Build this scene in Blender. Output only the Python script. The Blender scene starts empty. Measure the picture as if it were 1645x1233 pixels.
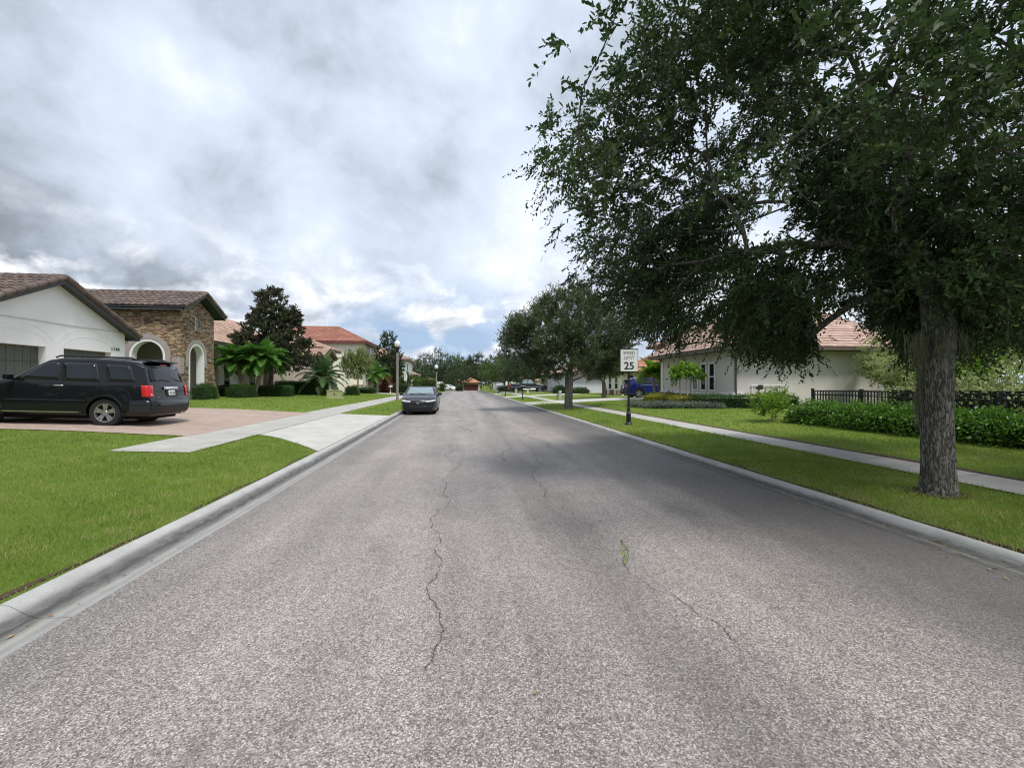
import bpy, bmesh, math, random
import numpy as np
from mathutils import Vector, Matrix
PI = math.pi
random.seed(7)
SC = bpy.context.scene
COL = SC.collection

# ---------------------------------------------------------------- camera model (used to turn survey pixels into places)
FPX = 700.0
TH = math.atan(77.5 / FPX)
SN, CS = math.sin(TH), math.cos(TH)
EYE = 1.55
def ray(px, py):
    u = (px - 822.5) / FPX; v = (616.5 - py) / FPX
    return (SN + u * CS, CS - u * SN, v)
def G(px, py, z=0.0):
    x, y, v = ray(px, py); t = (z - EYE) / v
    return (x * t, y * t)
def atY(px, py, Y):
    x, y, v = ray(px, py); t = Y / y
    return (x * t, Y, EYE + v * t)
def atX(px, py, X):
    x, y, v = ray(px, py); t = X / x
    return (X, y * t, EYE + v * t)

# ---------------------------------------------------------------- terrain
def lerp_tab(tab, q):
    if q <= tab[0][0]: return tab[0][1]
    for (a, b), (c, d) in zip(tab, tab[1:]):
        if q <= c: return b + (d - b) * (q - a) / (c - a)
    return tab[-1][1]
XL_T = [(-20, -2.56), (0, -2.57), (7, -2.62), (22, -2.98), (50, -3.1), (95, -3.4), (130, -3.5)]
XR_T = [(-20, 4.4), (0, 4.42), (20, 4.41), (35, 4.28), (60, 4.08), (95, 4.05), (130, 4.0)]
def xl(y): return lerp_tab(XL_T, y)
def xr(y): return lerp_tab(XR_T, y)
ZL = [(0, .100), (2.2, .2), (3.9, .26), (6.5, .42), (10, .55), (14, .62), (40, .75), (400, .8)]
ZR = [(0, .062), (2.0, .17), (3.1, .21), (5.5, .33), (7.5, .40), (15, .5), (60, .6), (400, .7)]
KW = .44
def zdrop(y):
    """the land falls a little beyond the end of the street"""
    q = min(1.0, max(0.0, (y - 96) / 48.0)); return -.7 * q * q * (3 - 2 * q)
def zg(x, y):
    a = xl(y) - KW; b = xr(y) + KW
    if x <= a: return lerp_tab(ZL, a - x) + zdrop(y)
    if x >= b: return lerp_tab(ZR, x - b) + zdrop(y)
    return zdrop(y)

# ---------------------------------------------------------------- object bookkeeping
def tag(o, label=None, cat=None, group=None, kind=None):
    if label: o['label'] = label
    if cat: o['category'] = cat
    if group: o['group'] = group
    if kind: o['kind'] = kind
    return o
def thing(name, label, cat, loc=(0, 0, 0), rz=0, group=None):
    o = bpy.data.objects.new(name, None); COL.objects.link(o)
    o.empty_display_size = .2
    o.location = loc; o.rotation_euler = (0, 0, rz)
    return tag(o, label, cat, group)
def link(me, name, parent=None):
    o = bpy.data.objects.new(name, me); COL.objects.link(o)
    if parent is not None: o.parent = parent
    return o
def copy_tree(root, loc, rz=0, scale=1.0, label=None, group=None):
    r = root.copy(); COL.objects.link(r)
    r.location = loc; r.rotation_euler = (0, 0, rz); r.scale = (scale, scale, scale) if not isinstance(scale, tuple) else scale
    if label: r['label'] = label
    if group: r['group'] = group
    for ch in list(root.children):
        c = ch.copy(); COL.objects.link(c); c.parent = r
        for g in list(ch.children):
            d = g.copy(); COL.objects.link(d); d.parent = c
    return r

class MB:
    """collects faces into one mesh"""
    def __init__(s): s.v = []; s.f = []; s.m = []; s.r = []
    def add(s, vs, fs, m=0, r=None):
        n = len(s.v); s.v.extend([tuple(q) for q in vs])
        for f in fs:
            s.f.append(tuple(i + n for i in f)); s.m.append(m)
            s.r.append(random.random() if r is None else r)
        return n
    def box(s, x0, x1, y0, y1, z0, z1, m=0, r=None):
        vs = [(x0, y0, z0), (x1, y0, z0), (x1, y1, z0), (x0, y1, z0), (x0, y0, z1), (x1, y0, z1), (x1, y1, z1), (x0, y1, z1)]
        fs = [(3, 2, 1, 0), (4, 5, 6, 7), (0, 1, 5, 4), (1, 2, 6, 5), (2, 3, 7, 6), (3, 0, 4, 7)]
        s.add(vs, fs, m, random.random() if r is None else r)
    def obox(s, c, ax, ay, az, m=0):
        """oriented box: centre and three half-axis vectors"""
        c, ax, ay, az = Vector(c), Vector(ax), Vector(ay), Vector(az)
        vs = [c + ax * i + ay * j + az * k for k in (-1, 1) for j in (-1, 1) for i in (-1, 1)]
        fs = [(0, 2, 3, 1), (4, 5, 7, 6), (0, 1, 5, 4), (1, 3, 7, 5), (3, 2, 6, 7), (2, 0, 4, 6)]
        s.add(vs, fs, m, random.random())
    def prism(s, pts, d, m=0):
        """planar polygon of 3D points extruded by vector d"""
        n = len(pts); d = Vector(d)
        a = [Vector(p) for p in pts]; b = [p + d for p in a]
        fs = [tuple(range(n - 1, -1, -1)), tuple(range(n, 2 * n))]
        fs += [(i, (i + 1) % n, n + (i + 1) % n, n + i) for i in range(n)]
        s.add(a + b, fs, m, random.random())
    def tube(s, pts, rad, k=8, m=0, cap=True, up=(0, 0, 1)):
        pts = [Vector(p) for p in pts]; n = len(pts)
        if not hasattr(rad, '__len__'): rad = [rad] * n
        vs = []; fs = []
        for i, p in enumerate(pts):
            t = (pts[min(i + 1, n - 1)] - pts[max(i - 1, 0)]).normalized()
            u = Vector(up)
            if abs(t.dot(u)) > .95: u = Vector((1, 0, 0))
            a = t.cross(u).normalized(); b = a.cross(t)
            for j in range(k):
                q = 2 * PI * j / k
                vs.append(p + (a * math.cos(q) + b * math.sin(q)) * rad[i])
        for i in range(n - 1):
            for j in range(k):
                fs.append((i * k + j, i * k + (j + 1) % k, (i + 1) * k + (j + 1) % k, (i + 1) * k + j))
        if cap:
            fs.append(tuple(range(k - 1, -1, -1))); fs.append(tuple((n - 1) * k + j for j in range(k)))
        s.add(vs, fs, m, random.random())
    def lathe(s, prof, k=16, c=(0, 0, 0), axis='z', m=0, cap=True):
        """profile of (r, h) turned about an axis through c"""
        vs = []; fs = []; n = len(prof)
        for r, h in prof:
            for j in range(k):
                q = 2 * PI * j / k; a, b = r * math.cos(q), r * math.sin(q)
                p = (a, b, h) if axis == 'z' else ((a, h, b) if axis == 'y' else (h, a, b))
                vs.append((p[0] + c[0], p[1] + c[1], p[2] + c[2]))
        for i in range(n - 1):
            for j in range(k):
                fs.append((i * k + j, i * k + (j + 1) % k, (i + 1) * k + (j + 1) % k, (i + 1) * k + j))
        if cap and prof[0][0] > 1e-5: fs.append(tuple(range(k - 1, -1, -1)))
        if cap and prof[-1][0] > 1e-5: fs.append(tuple((n - 1) * k + j for j in range(k)))
        s.add(vs, fs, m, random.random())
    def grid(s, rows, m=0, r=None, flip=False):
        n = len(rows[0]); vs = [p for row in rows for p in row]; fs = []
        for i in range(len(rows) - 1):
            for j in range(n - 1):
                q = (i * n + j, i * n + j + 1, (i + 1) * n + j + 1, (i + 1) * n + j)
                fs.append(q[::-1] if flip else q)
        s.add(vs, fs, m, r)
    def build(s, name, mats, parent=None, smooth=None, fix=True, bevel=0, merge=0):
        me = bpy.data.meshes.new(name); me.from_pydata(s.v, [], s.f)
        if not isinstance(mats, (list, tuple)): mats = [mats]
        for q in mats: me.materials.append(q)
        me.polygons.foreach_set('material_index', s.m)
        at = me.attributes.new('rnd', 'FLOAT', 'FACE'); at.data.foreach_set('value', s.r)
        if fix or merge:
            bm = bmesh.new(); bm.from_mesh(me)
            if merge: bmesh.ops.remove_doubles(bm, verts=bm.verts, dist=merge)
            if fix: bmesh.ops.recalc_face_normals(bm, faces=bm.faces)
            bm.to_mesh(me); bm.free()
        if smooth is not None:
            me.polygons.foreach_set('use_smooth', [True] * len(me.polygons))
            if smooth < 179: me.set_sharp_from_angle(angle=math.radians(smooth))
        me.update()
        o = link(me, name, parent)
        if bevel:
            b = o.modifiers.new('bevel', 'BEVEL'); b.width = bevel; b.segments = 2; b.limit_method = 'ANGLE'
        return o

def np_mesh(name, V, F, mats, parent=None, rnd=None, mi=None, smooth=False):
    """fast mesh: V (n,3), F (m,k) with one k for all faces"""
    V = np.ascontiguousarray(V, dtype=np.float32); F = np.ascontiguousarray(F, dtype=np.int32)
    me = bpy.data.meshes.new(name); m, k = F.shape
    me.vertices.add(len(V)); me.vertices.foreach_set('co', V.ravel())
    me.loops.add(m * k); me.loops.foreach_set('vertex_index', F.ravel())
    me.polygons.add(m); me.polygons.foreach_set('loop_start', np.arange(0, m * k, k, dtype=np.int32))
    for q in (mats if isinstance(mats, (list, tuple)) else [mats]): me.materials.append(q)
    if mi is not None: me.polygons.foreach_set('material_index', np.ascontiguousarray(mi, dtype=np.int32))
    if smooth: me.polygons.foreach_set('use_smooth', np.ones(m, dtype=bool))
    if rnd is not None:
        at = me.attributes.new('rnd', 'FLOAT', 'FACE'); at.data.foreach_set('value', np.ascontiguousarray(rnd, dtype=np.float32))
    me.update(calc_edges=True); me.validate()
    return link(me, name, parent)

def cut(o, cutters, smooth=None):
    """subtract closed meshes (MB) from object o, for good"""
    tmp = []
    for c in cutters:
        q = c.build('cutter', [], o.parent); tmp.append(q)
        md = o.modifiers.new('cut', 'BOOLEAN'); md.operation = 'DIFFERENCE'; md.object = q; md.solver = 'EXACT'
    dg = bpy.context.evaluated_depsgraph_get(); dg.update()
    me = bpy.data.meshes.new_from_object(o.evaluated_get(dg))
    o.modifiers.clear(); old = o.data; o.data = me; nm = old.name; bpy.data.meshes.remove(old); me.name = nm
    for q in tmp:
        d = q.data; bpy.data.objects.remove(q); bpy.data.meshes.remove(d)
    if smooth is not None:
        me.polygons.foreach_set('use_smooth', [True] * len(me.polygons)); me.set_sharp_from_angle(angle=math.radians(smooth))
    return o

def text_mesh(name, body, size, mat, M, parent=None, depth=.004, sx=1.0, align='CENTER', bold=0.0):
    """lettering as a thin solid; M places text plane (x right, y up, z out)"""
    cu = bpy.data.curves.new(name, 'FONT'); cu.body = body; cu.size = size; cu.extrude = depth / 2; cu.align_x = align; cu.align_y = 'CENTER'
    cu.offset = bold
    o = bpy.data.objects.new(name, cu); COL.objects.link(o)
    dg = bpy.context.evaluated_depsgraph_get(); dg.update()
    me = bpy.data.meshes.new_from_object(o.evaluated_get(dg)); bpy.data.objects.remove(o); bpy.data.curves.remove(cu)
    me.transform(Matrix.Diagonal((sx, 1, 1, 1))); me.transform(M)
    me.materials.clear(); me.materials.append(mat)
    return link(me, name, parent)

# ---------------------------------------------------------------- materials
def srgb(r, g, b):
    f = lambda c: (c / 255 / 12.92) if c / 255 <= .04045 else ((c / 255 + .055) / 1.055) ** 2.4
    return (f(r), f(g), f(b))
class NT:
    def __init__(s, mat):
        mat.use_nodes = True; s.t = mat.node_tree; s.n = s.t.nodes; s.l = s.t.links; s.n.clear()
    def __call__(s, typ, **kw):
        nd = s.n.new(typ)
        ins = kw.pop('ins', {})
        for k, v in kw.items(): setattr(nd, k, v)
        for k, v in ins.items(): s.put(nd.inputs[k], v)
        return nd
    def put(s, sock, v):
        if isinstance(v, bpy.types.NodeSocket): s.l.new(v, sock)
        elif isinstance(v, bpy.types.Node): s.l.new(v.outputs[0], sock)
        else:
            if sock.type == 'RGBA' and len(v) == 3: v = (*v, 1)
            sock.default_value = v
    def math(s, op, a, b=0.0, c=None, clamp=False):
        nd = s('ShaderNodeMath', operation=op, use_clamp=clamp); s.put(nd.inputs[0], a); s.put(nd.inputs[1], b)
        if c is not None: s.put(nd.inputs[2], c)
        return nd.outputs[0]
    def mix(s, f, a, b, blend='MIX'):
        nd = s('ShaderNodeMix', data_type='RGBA', blend_type=blend)
        s.put(nd.inputs[0], f); s.put(nd.inputs[6], a); s.put(nd.inputs[7], b); return nd.outputs[2]
    def ramp(s, f, stops, interp='LINEAR'):
        nd = s('ShaderNodeValToRGB'); cr = nd.color_ramp; cr.interpolation = interp
        while len(cr.elements) > 1: cr.elements.remove(cr.elements[-1])
        for i, (p, c) in enumerate(stops):
            e = cr.elements[0] if i == 0 else cr.elements.new(p)
            e.position = p; e.color = (*c, 1) if hasattr(c, '__len__') else (c, c, c, 1)
        s.put(nd.inputs[0], f); return nd.outputs[0]
    def noise(s, vec, scale, detail=4, rough=.55, dist=0.0, out=0):
        nd = s('ShaderNodeTexNoise'); s.put(nd.inputs['Vector'], vec); s.put(nd.inputs['Scale'], scale)
        nd.inputs['Detail'].default_value = detail; nd.inputs['Roughness'].default_value = rough; nd.inputs['Distortion'].default_value = dist
        return nd.outputs[out]
    def pos(s, scale=(1, 1, 1), obj=False):
        if obj: p = s('ShaderNodeTexCoord').outputs['Object']
        else: p = s('ShaderNodeNewGeometry').outputs['Position']
        if tuple(scale) == (1, 1, 1): return p
        nd = s('ShaderNodeMapping'); s.put(nd.inputs['Vector'], p); nd.inputs['Scale'].default_value = scale; return nd.outputs[0]
    def rnd(s):
        return s('ShaderNodeAttribute', attribute_name='rnd').outputs['Fac']
    def bump(s, h, strength=.3, dist=.01):
        nd = s('ShaderNodeBump'); nd.inputs['Strength'].default_value = strength; nd.inputs['Distance'].default_value = dist
        s.put(nd.inputs['Height'], h); return nd.outputs[0]
    def out(s, sh):
        o = s('ShaderNodeOutputMaterial'); s.l.new(sh, o.inputs[0])
    def bsdf(s, col, rough=.7, metal=0, spec=.5, nrm=None, coat=0):
        b = s('ShaderNodeBsdfPrincipled'); s.put(b.inputs['Base Color'], col); s.put(b.inputs['Roughness'], rough)
        b.inputs['Metallic'].default_value = metal; b.inputs['Specular IOR Level'].default_value = spec
        b.inputs['Coat Weight'].default_value = coat; b.inputs['Coat Roughness'].default_value = .04
        if nrm is not None: s.put(b.inputs['Normal'], nrm)
        return b.outputs[0]
def shade(c, k): return tuple(min(1, q * k) for q in c)
def mat(name, col, rough=.75, var=.12, scale=2.5, bump=0., bscale=60., bdist=.004, metal=0, spec=.4, rnd=0., coat=0, col2=None, stretch=(1, 1, 1), obj=False, grime=0.):
    m = bpy.data.materials.new(name); t = NT(m); p = t.pos(stretch, obj)
    n = t.noise(p, scale, 6, .6)
    c = t.mix(t.ramp(n, [(.3, 0.), (.7, 1.)]), shade(col, 1 - var), shade(col2 or col, 1 + var))
    if rnd: 
        k = t.math('MULTIPLY_ADD', t.rnd(), 2 * rnd, 1 - rnd)
        hs = t('ShaderNodeHueSaturation'); t.put(hs.inputs['Color'], c); t.put(hs.inputs['Value'], k); c = hs.outputs[0]
    if grime:
        g = t.ramp(t.noise(t.pos((1.2, 1.2, .35), obj), 1.3, 7, .65), [(.45, 0.), (.75, 1.)])
        c = t.mix(t.math('MULTIPLY', g, grime), c, shade(col, .45))
    nr = t.bump(t.noise(p, bscale, 5, .6), bump, bdist) if bump else None
    t.out(t.bsdf(c, rough, metal, spec, nr, coat)); return m
def leafmat(name, c1, c2, c3=None, trans=.3, rough=.45, back=None):
    """leaf: tint drawn per leaf, a little light passing through"""
    m = bpy.data.materials.new(name); t = NT(m)
    c = t.ramp(t.rnd(), [(0., c1), (.75, c2), (1., c3 or c2)])
    if back:
        g = t('ShaderNodeNewGeometry').outputs['Backfacing']; c = t.mix(g, c, back)
    b = t.bsdf(c, rough, 0, .35)
    tr = t('ShaderNodeBsdfTranslucent'); t.put(tr.inputs[0], t.mix(.5, c, shade(c2, 1.6)))
    mx = t('ShaderNodeMixShader'); mx.inputs[0].default_value = trans; t.l.new(b, mx.inputs[1]); t.l.new(tr.outputs[0], mx.inputs[2])
    t.out(mx.outputs[0]); return m
# ================================================================= ground, road, kerbs, pavements
def lawn_material():
    m = bpy.data.materials.new('lawn_turf'); t = NT(m); p = t.pos()
    big = t.noise(p, .35, 5, .6); mid = t.noise(p, 2.2, 5, .65); fine = t.noise(p, 55, 6, .75)
    c = t.ramp(fine, [(.25, (.045, .075, .010)), (.5, (.135, .21, .028)), (.75, (.22, .31, .055))])
    c = t.mix(t.ramp(big, [(.35, 0.), (.7, .55)]), c, (.20, .25, .04))
    c = t.mix(t.ramp(mid, [(.52, 0.), (.72, .5)]), c, (.19, .175, .065))
    t.out(t.bsdf(c, .85, 0, .15, t.bump(fine, .9, .03))); return m
def road_material():
    m = bpy.data.materials.new('chip_seal_asphalt'); t = NT(m); p = t.pos()
    v = t('ShaderNodeTexVoronoi', feature='F1'); t.put(v.inputs['Vector'], p); v.inputs['Scale'].default_value = 138
    e = t('ShaderNodeTexVoronoi', feature='DISTANCE_TO_EDGE'); t.put(e.inputs['Vector'], p); e.inputs['Scale'].default_value = 138
    v2 = t('ShaderNodeTexVoronoi', feature='F1'); t.put(v2.inputs['Vector'], p); v2.inputs['Scale'].default_value = 40
    s = t('ShaderNodeSeparateColor'); t.put(s.inputs[0], v.outputs['Color'])
    st = t.ramp(s.outputs[0], [(0., (.125, .107, .097)), (.2, (.225, .198, .18)), (.5, (.365, .323, .296)), (.78, (.50, .446, .412)), (1., (.74, .68, .635))])
    s2 = t('ShaderNodeSeparateColor'); t.put(s2.inputs[0], v2.outputs['Color'])
    st = t.mix(t.math('MULTIPLY', t.ramp(s2.outputs[1], [(.86, 0.), (.9, 1.)]), .35), st, (.16, .12, .105))
    st = t.mix(t.ramp(e.outputs[0], [(0., .55), (.10, 0.)]), st, (.06, .055, .05))
    lum = t.noise(t.pos((1.1, .09, 1)), 1.6, 5, .6)
    blot = t.noise(p, .8, 6, .65)
    k = t.math('MULTIPLY_ADD', t.ramp(lum, [(.3, 0.), (.7, 1.)]), .36, .72)
    k = t.math('MULTIPLY', k, t.math('MULTIPLY_ADD', t.ramp(blot, [(.3, 0.), (.7, 1.)]), .26, .86))
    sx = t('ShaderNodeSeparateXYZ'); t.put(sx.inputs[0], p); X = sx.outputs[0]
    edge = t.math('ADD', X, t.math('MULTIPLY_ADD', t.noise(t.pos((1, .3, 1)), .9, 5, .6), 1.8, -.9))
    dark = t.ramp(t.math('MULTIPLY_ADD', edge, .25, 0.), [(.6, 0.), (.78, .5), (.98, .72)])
    edgel = t.math('MULTIPLY_ADD', X, -.25, t.math('MULTIPLY_ADD', t.noise(t.pos((1, .4, 1)), 1.2, 5, .6), .22, -.11))
    dark = t.math('MAXIMUM', dark, t.ramp(edgel, [(.48, 0.), (.66, .35)]))
    tyre = t.ramp(t.math('ABSOLUTE', t.math('SUBTRACT', t.math('ADD', X, t.math('MULTIPLY_ADD', blot, .8, -.4)), 1.15)), [(0., .30), (.2, .18), (.5, 0.)])
    dark = t.math('MAXIMUM', dark, tyre)
    oil = t.ramp(t.noise(t.pos((1, .45, 1)), 1.9, 7, .7), [(.60, 0.), (.72, .5)])
    dark = t.math('MAXIMUM', dark, oil)
    col = t('ShaderNodeHueSaturation'); t.put(col.inputs['Color'], st); t.put(col.inputs['Value'], k)
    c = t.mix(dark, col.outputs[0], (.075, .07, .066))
    t.out(t.bsdf(c, .68, 0, .5, t.bump(e.outputs[0], .4, .008))); return m
def concrete(name, base, joints=None):
    m = bpy.data.materials.new(name); t = NT(m); p = t.pos()
    c = t.mix(t.ramp(t.noise(p, 2.0, 6, .65), [(.3, 0.), (.72, 1.)]), shade(base, .8), shade(base, 1.08))
    c = t.mix(t.math('MULTIPLY', t.ramp(t.noise(p, 180, 3, .6), [(.35, 1.), (.5, 0.)]), .35), c, shade(base, .5))
    c = t.mix(t.math('MULTIPLY', t.ramp(t.noise(p, .7, 7, .7), [(.5, 0.), (.7, 1.)]), .3), c, shade(base, .55))
    t.out(t.bsdf(c, .85, 0, .25, t.bump(t.noise(p, 120, 4), .25, .004))); return m
def kerb_material(name, dirt):
    m = bpy.data.materials.new(name); t = NT(m); p = t.pos()
    base = (.49, .485, .465)
    c = t.mix(t.ramp(t.noise(p, 3, 6, .65), [(.3, 0.), (.72, 1.)]), shade(base, .82), shade(base, 1.1))
    c = t.mix(t.math('MULTIPLY', t.ramp(t.noise(p, 160, 3, .6), [(.38, 1.), (.52, 0.)]), .4), c, shade(base, .45))
    u = t('ShaderNodeAttribute', attribute_name='across').outputs['Fac']
    u = t.math('ADD', u, t.math('MULTIPLY_ADD', t.noise(t.pos((3, .5, 3)), 2.2, 6, .7), .16, -.08))
    d = t.ramp(u, dirt)
    d = t.math('MULTIPLY', d, t.math('MULTIPLY_ADD', t.noise(t.pos((20, 4, 1)), 1.5, 6, .7), .9, .42), clamp=True)
    c = t.mix(d, c, (.085, .085, .078))
    sand = t.ramp(u, [(.20, 0.), (.28, .55), (.37, 0.)])
    c = t.mix(t.math('MULTIPLY', sand, t.ramp(t.noise(t.pos((2, .6, 1)), 2.0, 6, .7), [(.4, 0.), (.6, 1.)])), c, (.40, .36, .28))
    t.out(t.bsdf(c, .85, 0, .25, t.bump(t.noise(p, 90, 5), .3, .005))); return m
def paver_material():
    m = bpy.data.materials.new('brick_pavers'); t = NT(m); p = t.pos()
    b = t('ShaderNodeTexBrick', offset=.5); t.put(b.inputs['Vector'], p)
    b.inputs['Color1'].default_value = (.34, .245, .195, 1); b.inputs['Color2'].default_value = (.45, .345, .285, 1); b.inputs['Mortar'].default_value = (.24, .17, .14, 1)
    b.inputs['Scale'].default_value = 1; b.inputs['Brick Width'].default_value = .23; b.inputs['Row Height'].default_value = .115; b.inputs['Mortar Size'].default_value = .006; b.inputs['Bias'].default_value = .1
    c = t.mix(t.ramp(t.noise(p, .8, 6, .6), [(.35, 0.), (.7, .5)]), b.outputs[0], (.46, .375, .32))
    t.out(t.bsdf(c, .85, 0, .25, t.bump(b.outputs[1], -.4, .006))); return m

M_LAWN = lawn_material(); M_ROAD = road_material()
M_WALK = concrete('pavement_concrete', (.48, .46, .42)); M_DRIVE = concrete('driveway_concrete', (.56, .54, .50))
M_KERB_L = kerb_material('rolled_kerb', [(.02, .25), (.12, .55), (.22, .35), (.34, .75), (.5, 1.15), (.66, .85), (.76, .1), (.8, .0)])
M_KERB_R = kerb_material('low_kerb', [(0., .95), (.5, 1.1), (.68, .9), (.76, .12), (.9, .0)])
M_PAVER = paver_material()
M_SOIL = mat('bare_soil', (.075, .045, .03), .95, .4, 9, .8, 40, .02)
M_MULCH = mat('dark_mulch', (.05, .03, .022), .95, .5, 14, 1., 50, .03)

def sheet_between(name, left, right, ys, dz, m, kind='structure', nx=6, gap=None):
    """a strip of ground between two lines x = left(y), x = right(y), following the terrain"""
    b = MB()
    for y0, y1 in zip(ys, ys[1:]):
        rows = []
        a0 = y0 + (gap or 0) / 2; a1 = y1 - (gap or 0) / 2
        for y in (a0, a1):
            rows.append([(left(y) + (right(y) - left(y)) * i / nx, y, zg(left(y) + (right(y) - left(y)) * i / nx, y) + dz) for i in range(nx + 1)])
        b.grid(rows, 0)
    return tag(b.build(name, m, fix=False), kind=kind)
def frange(a, b, s):
    n = max(1, int(round((b - a) / s))); return [a + (b - a) * i / n for i in range(n + 1)]

# the lawn and land, one sheet to the horizon
ys = [-60, -20, -8] + frange(-6, 40, 2) + frange(44, 160, 4) + [200, 420, 900]
b = MB(); rows = []
for y in ys:
    a = xl(y) - KW; c = xr(y) + KW
    xs = [a - q for q in (700, 200, 90, 40, 25, 18, 14, 12, 10, 8, 6.5, 5, 3.9, 3, 2.2, 1, .3, 0)]
    zd = zdrop(y); ze = [lerp_tab(ZL, a - x) + zd for x in xs]
    row = list(zip(xs, [y] * len(xs), ze)) + [(a + .02, y, -.06 + zd), (c - .02, y, -.06 + zd)]
    xs2 = [c + q for q in (0, .3, 1, 2, 3.1, 4.2, 5.5, 6.5, 7.5, 10, 15, 22, 35, 60, 120, 300, 700)]
    row += [(x, y, lerp_tab(ZR, x - c) + zd) for x in xs2]
    rows.append(row)
b.grid(rows); tag(b.build('ground', M_LAWN, fix=False), kind='structure')

ROAD_END = 96
b = MB(); rows = []
for y in [-30] + frange(-6, 147, 3):
    rows.append([(xl(y) + (xr(y) - xl(y)) * i / 8, y, zdrop(y)) for i in range(9)])
b.grid(rows, 0)
# cracks: jagged thin strips a few millimetres above the chip seal
def jag(pts, n, amp, rng):
    pts = [Vector((*p, 0)) for p in pts]
    for k in range(n):
        q = []
        for a, c in zip(pts, pts[1:]):
            d = (c - a); mid = (a + c) / 2 + Vector((-d.y, d.x, 0)) * rng.uniform(-amp, amp)
            q += [a, mid]
        pts = q + [pts[-1]]
    return pts
def crack(bm, pix, w, rng, m=1):
    pts = jag([G(560 + x / 2.4924, 640 + y / 2.4924) for x, y in pix], 4, .15, rng)
    L, R = [], []
    for i, p in enumerate(pts):
        t = (pts[min(i + 1, len(pts) - 1)] - pts[max(i - 1, 0)]).normalized(); n = Vector((-t.y, t.x, 0))
        ww = w * .48 * rng.uniform(.3, 1.4) * (.3 if i in (0, len(pts) - 1) else 1)
        L.append(tuple(p + n * ww + Vector((0, 0, .004)))); R.append(tuple(p - n * ww + Vector((0, 0, .004))))
    bm.grid([L, R], m)
rng = random.Random(3)
for pix, w in [([(362, 890), (325, 800), (375, 660), (335, 500), (400, 400), (412, 300), (388, 230), (394, 180), (377, 150)], .008),
               ([(625, 250), (618, 215), (632, 180), (620, 165)], .012), ([(795, 400), (770, 340), (738, 290), (755, 240)], .010),
               ([(795, 195), (760, 165), (748, 125)], .016), ([(1400, 870), (1320, 800), (1220, 765), (1120, 690), (1112, 600), (1095, 560)], .006),
               ([(495, 135), (500, 100), (515, 45)], .02), ([(300, 135), (330, 100), (375, 92)], .02), ([(1000, 520), (900, 460), (850, 420)], .006),
               ([(300, 1100), (345, 1010), (362, 890)], .008), ([(1560, 980), (1480, 900), (1400, 870)], .006)]:
    crack(b, pix, w, rng)
M_CRACK = mat('crack_dirt', (.085, .065, .055), .95, .4, 20)
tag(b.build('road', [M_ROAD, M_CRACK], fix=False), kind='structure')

def kerb(name, side, prof, m):
    V = []; F = []; U = []
    y = -9.0
    while y < ROAD_END:
        L = 3.05; y1 = min(y + L, ROAD_END)
        for yy in (y + .0016, y1 - .0016):
            e = xl(yy) if side < 0 else xr(yy)
            for u, z in prof: V.append((e + side * u, yy, z)); U.append(u / KW)
        n = len(prof); o = len(V) - 2 * n
        for i in range(n - 1):
            f = (o + i, o + i + 1, o + n + i + 1, o + n + i)
            F.append(f if side > 0 else f[::-1])
        y = y1
    o = np_mesh(name, V, F, m, smooth=True)
    at = o.data.attributes.new('across', 'FLOAT', 'POINT'); at.data.foreach_set('value', U)
    return tag(o, kind='structure')
kerb('kerb', -1, [(-.005, -.03), (0, .004), (.06, .004), (.14, .0), (.2, .006), (.25, .024), (.29, .048), (.33, .075), (.36, .092), (.39, .102), (.43, .105), (.44, .100), (.442, .04)], M_KERB_L)
kerb('kerb', 1, [(-.005, -.03), (0, .004), (.1, .002), (.22, .0), (.30, .004), (.325, .03), (.345, .055), (.365, .066), (.4, .07), (.435, .068), (.44, .06), (.442, .0)], M_KERB_R)

# left: pavement and the concrete apron of the paver drive
LB = lambda y: xl(y) - KW
B_PIX = [(300, 731), (321, 720), (350, 711), (385, 703), (421, 697), (453, 700), (480, 706), (505, 713), (527, 719.5)]
HUMP = [G(x, y + 3, .19) for x, y in B_PIX]
def flat_poly(name, pts, dz, m, kind='structure'):
    bm = bmesh.new(); vs = [bm.verts.new((x, y, 0)) for x, y in pts]; f = bm.faces.new(vs)
    if f.normal.z < 0: f.normal_flip()
    bmesh.ops.triangulate(bm, faces=[f]); bmesh.ops.subdivide_edges(bm, edges=bm.edges, cuts=4, use_grid_fill=True)
    for v in bm.verts: v.co.z = zg(v.co.x, v.co.y) + dz
    bm.normal_update(); me = bpy.data.meshes.new(name); bm.to_mesh(me); bm.free(); me.materials.append(m)
    for f in me.polygons: f.use_smooth = True
    return tag(link(me, name), kind=kind)
EDGE = [(-3.26, 9.95), (-3.87, 10.74), (-4.56, 11.54), (-5.0, 11.95)]      # worn outline of the turf against the apron
EDGE = [(LB(9.7) + .03, 9.72)] + EDGE + [(LB(12.2) - 2.19, 12.15)]
near_x = -6.75
b = MB(); rows = []
for i in range(25):
    u = -.03 + 2.22 * i / 24; y0 = float(np.interp(u, [LB(y) - x for x, y in EDGE], [y for x, y in EDGE]))
    rows.append([(LB(y) - u, y, zg(LB(y) - max(u, .0), y) + .014) for y in frange(y0, 20.3, .8)[:1] + [y0 + (20.3 - y0) * k / 14 for k in range(1, 15)]])
b.grid(rows, flip=True); tag(b.build('driveway_apron', M_DRIVE, fix=False), kind='structure')
sheet_between('sidewalk', lambda y: LB(y) - 3.7, lambda y: LB(y) - 2.2, frange(9.15, 53, 1.525), .016, M_WALK, gap=.014)
sheet_between('pavement_gaps', lambda y: LB(y) - 3.69, lambda y: LB(y) - 2.21, frange(9.2, 52.9, 1.5), .009, M_SOIL)
b = MB()
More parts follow.
